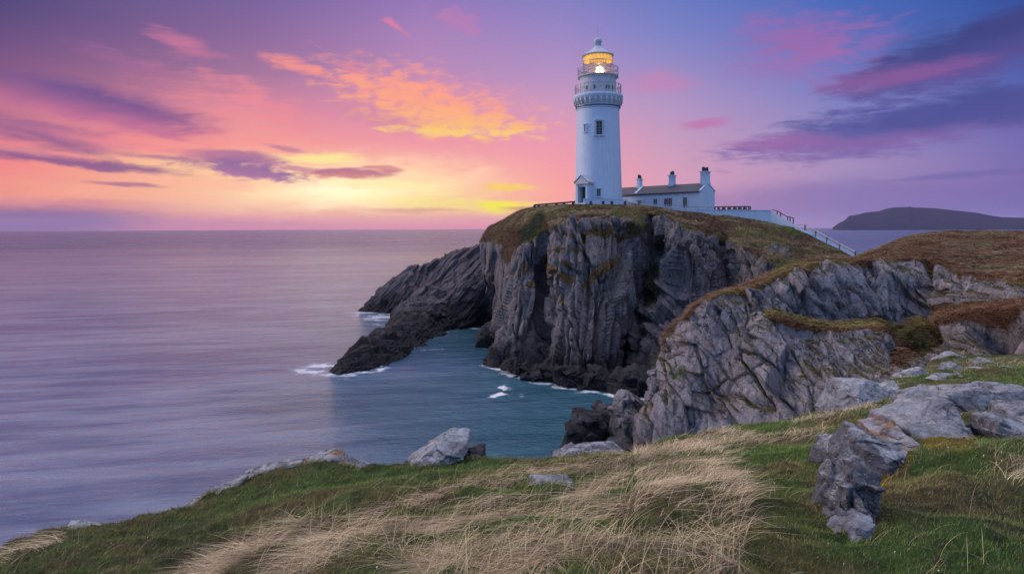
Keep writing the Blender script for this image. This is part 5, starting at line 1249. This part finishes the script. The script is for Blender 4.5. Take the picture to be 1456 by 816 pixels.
fr('white lichened lump at the right border above the pink block', [(1436, 610), (1440, 590), (1462, 578), (1500, 580), (1500, 615)], 6.9, 0.4, 42, W_, disp=0.05)
fr('pale rounded slab on the far side of the green hollow', [(1188, 590), (1196, 572), (1208, 556), (1222, 545), (1240, 543), (1258, 560), (1250, 577), (1220, 586)], 14.5, 0.9, 43, W_, tilt=0.9, disp=0.05)
fr('small flat stone right of the pale rounded slab', [(1252, 566), (1260, 556), (1280, 553), (1272, 564), (1260, 570)], 15.0, 0.5, 44, W_, tilt=1.4)
far_ = [([(1281, 540), (1292, 530), (1310, 524), (1318, 530), (1300, 542)], 20, 'leftmost of the pale stones scattered on the far turf ridge'), ([(1310, 537), (1316, 530), (1324, 530), (1324, 538)], 20.5, 'tiny stone right of the leftmost pale one on the ridge'),
        ([(1330, 514), (1342, 507), (1362, 505), (1372, 509), (1350, 516)], 23, 'pale stone at the top of the far turf ridge'), ([(1348, 526), (1350, 521), (1362, 519), (1368, 524), (1356, 530)], 20.5, 'small round pale stone below the top of the ridge'),
        ([(1384, 524), (1388, 516), (1398, 516), (1402, 522)], 21.5, 'left one of two little stones high on the ridge'), ([(1398, 522), (1402, 514), (1414, 515), (1418, 520), (1404, 526)], 21.6, 'right one of two little stones high on the ridge'),
        ([(1356, 536), (1362, 529), (1380, 529), (1388, 534), (1372, 540)], 18.5, 'flat pale stone in the middle of the far ridge'), ([(1330, 540), (1340, 535), (1372, 536), (1378, 541), (1350, 544)], 17.5, 'long flat stone low on the far ridge'),
        ([(1384, 532), (1390, 523), (1402, 523), (1408, 530)], 19.6, 'rounded stone under the two little ones'), ([(1424, 536), (1430, 528), (1460, 524), (1500, 526), (1500, 540), (1450, 541)], 18.3, 'wide pale slab at the right end of the far ridge')]
for i, (o_, D_, lb) in enumerate(far_): fr(lb, o_, D_, 0.4, 70 + i, W_, tilt=1.3, sub=50)

# longer grass growing up against the feet of the stones
rt = []
for co in FEET:
    gz_ = ground_z(co[:, 0].astype(float), co[:, 1].astype(float), False)
    near_ = np.where(np.abs(co[:, 2] - gz_) < 0.05)[0]
    if len(near_) < 5: continue
    d0 = np.hypot(co[0, 0], co[0, 1]); k = rng.choice(near_, int(700 if d0 < 9 else 260)); c0 = co.mean(0)
    pt = co[k].astype(float); out_ = pt[:, :2] - c0[:2]; out_ /= np.linalg.norm(out_, axis=1, keepdims=True) + 1e-6
    pt[:, :2] += out_ * rng.uniform(0.0, 0.05, (len(k), 1)); pt[:, 2] = ground_z(pt[:, 0], pt[:, 1], False) - 0.005; rt.append(pt)
p = np.concatenate(rt); N = len(p); qx, qy = proj(p); rr_ = np.hypot(p[:, 0], p[:, 1]); lean = flowdir(p, (0.8, 0.2), 1.5, 49) * rng.uniform(0.2, 0.9, (N, 1))
c = ground_col(qx, qy, p[:, 0], p[:, 1]) * rng.uniform(0.9, 2.0, (N, 1)); dry = rng.random(N) < 0.35; c[dry] = TAN * rng.uniform(0.4, 1.0, (dry.sum(), 1))
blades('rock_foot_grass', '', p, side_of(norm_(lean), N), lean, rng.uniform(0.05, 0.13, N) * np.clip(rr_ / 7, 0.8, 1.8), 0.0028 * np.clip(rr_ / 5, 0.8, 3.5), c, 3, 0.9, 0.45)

# ================================================================== AIR
hz_ = MB(); hz_.box((0, 0, 130), (32400, 32400, 270)); hm, t, b = new_mat('haze_air')
hm.node_tree.nodes.remove(b); pv = t.node('ShaderNodeVolumePrincipled'); pv.inputs['Color'].default_value = (0.76, 0.75, 1.0, 1); pv.inputs['Density'].default_value = 2.2e-5
t.link(pv.outputs[0], hm.node_tree.nodes['Material Output'].inputs['Volume'])
tag(hz_.build('haze', hm), kind='stuff')
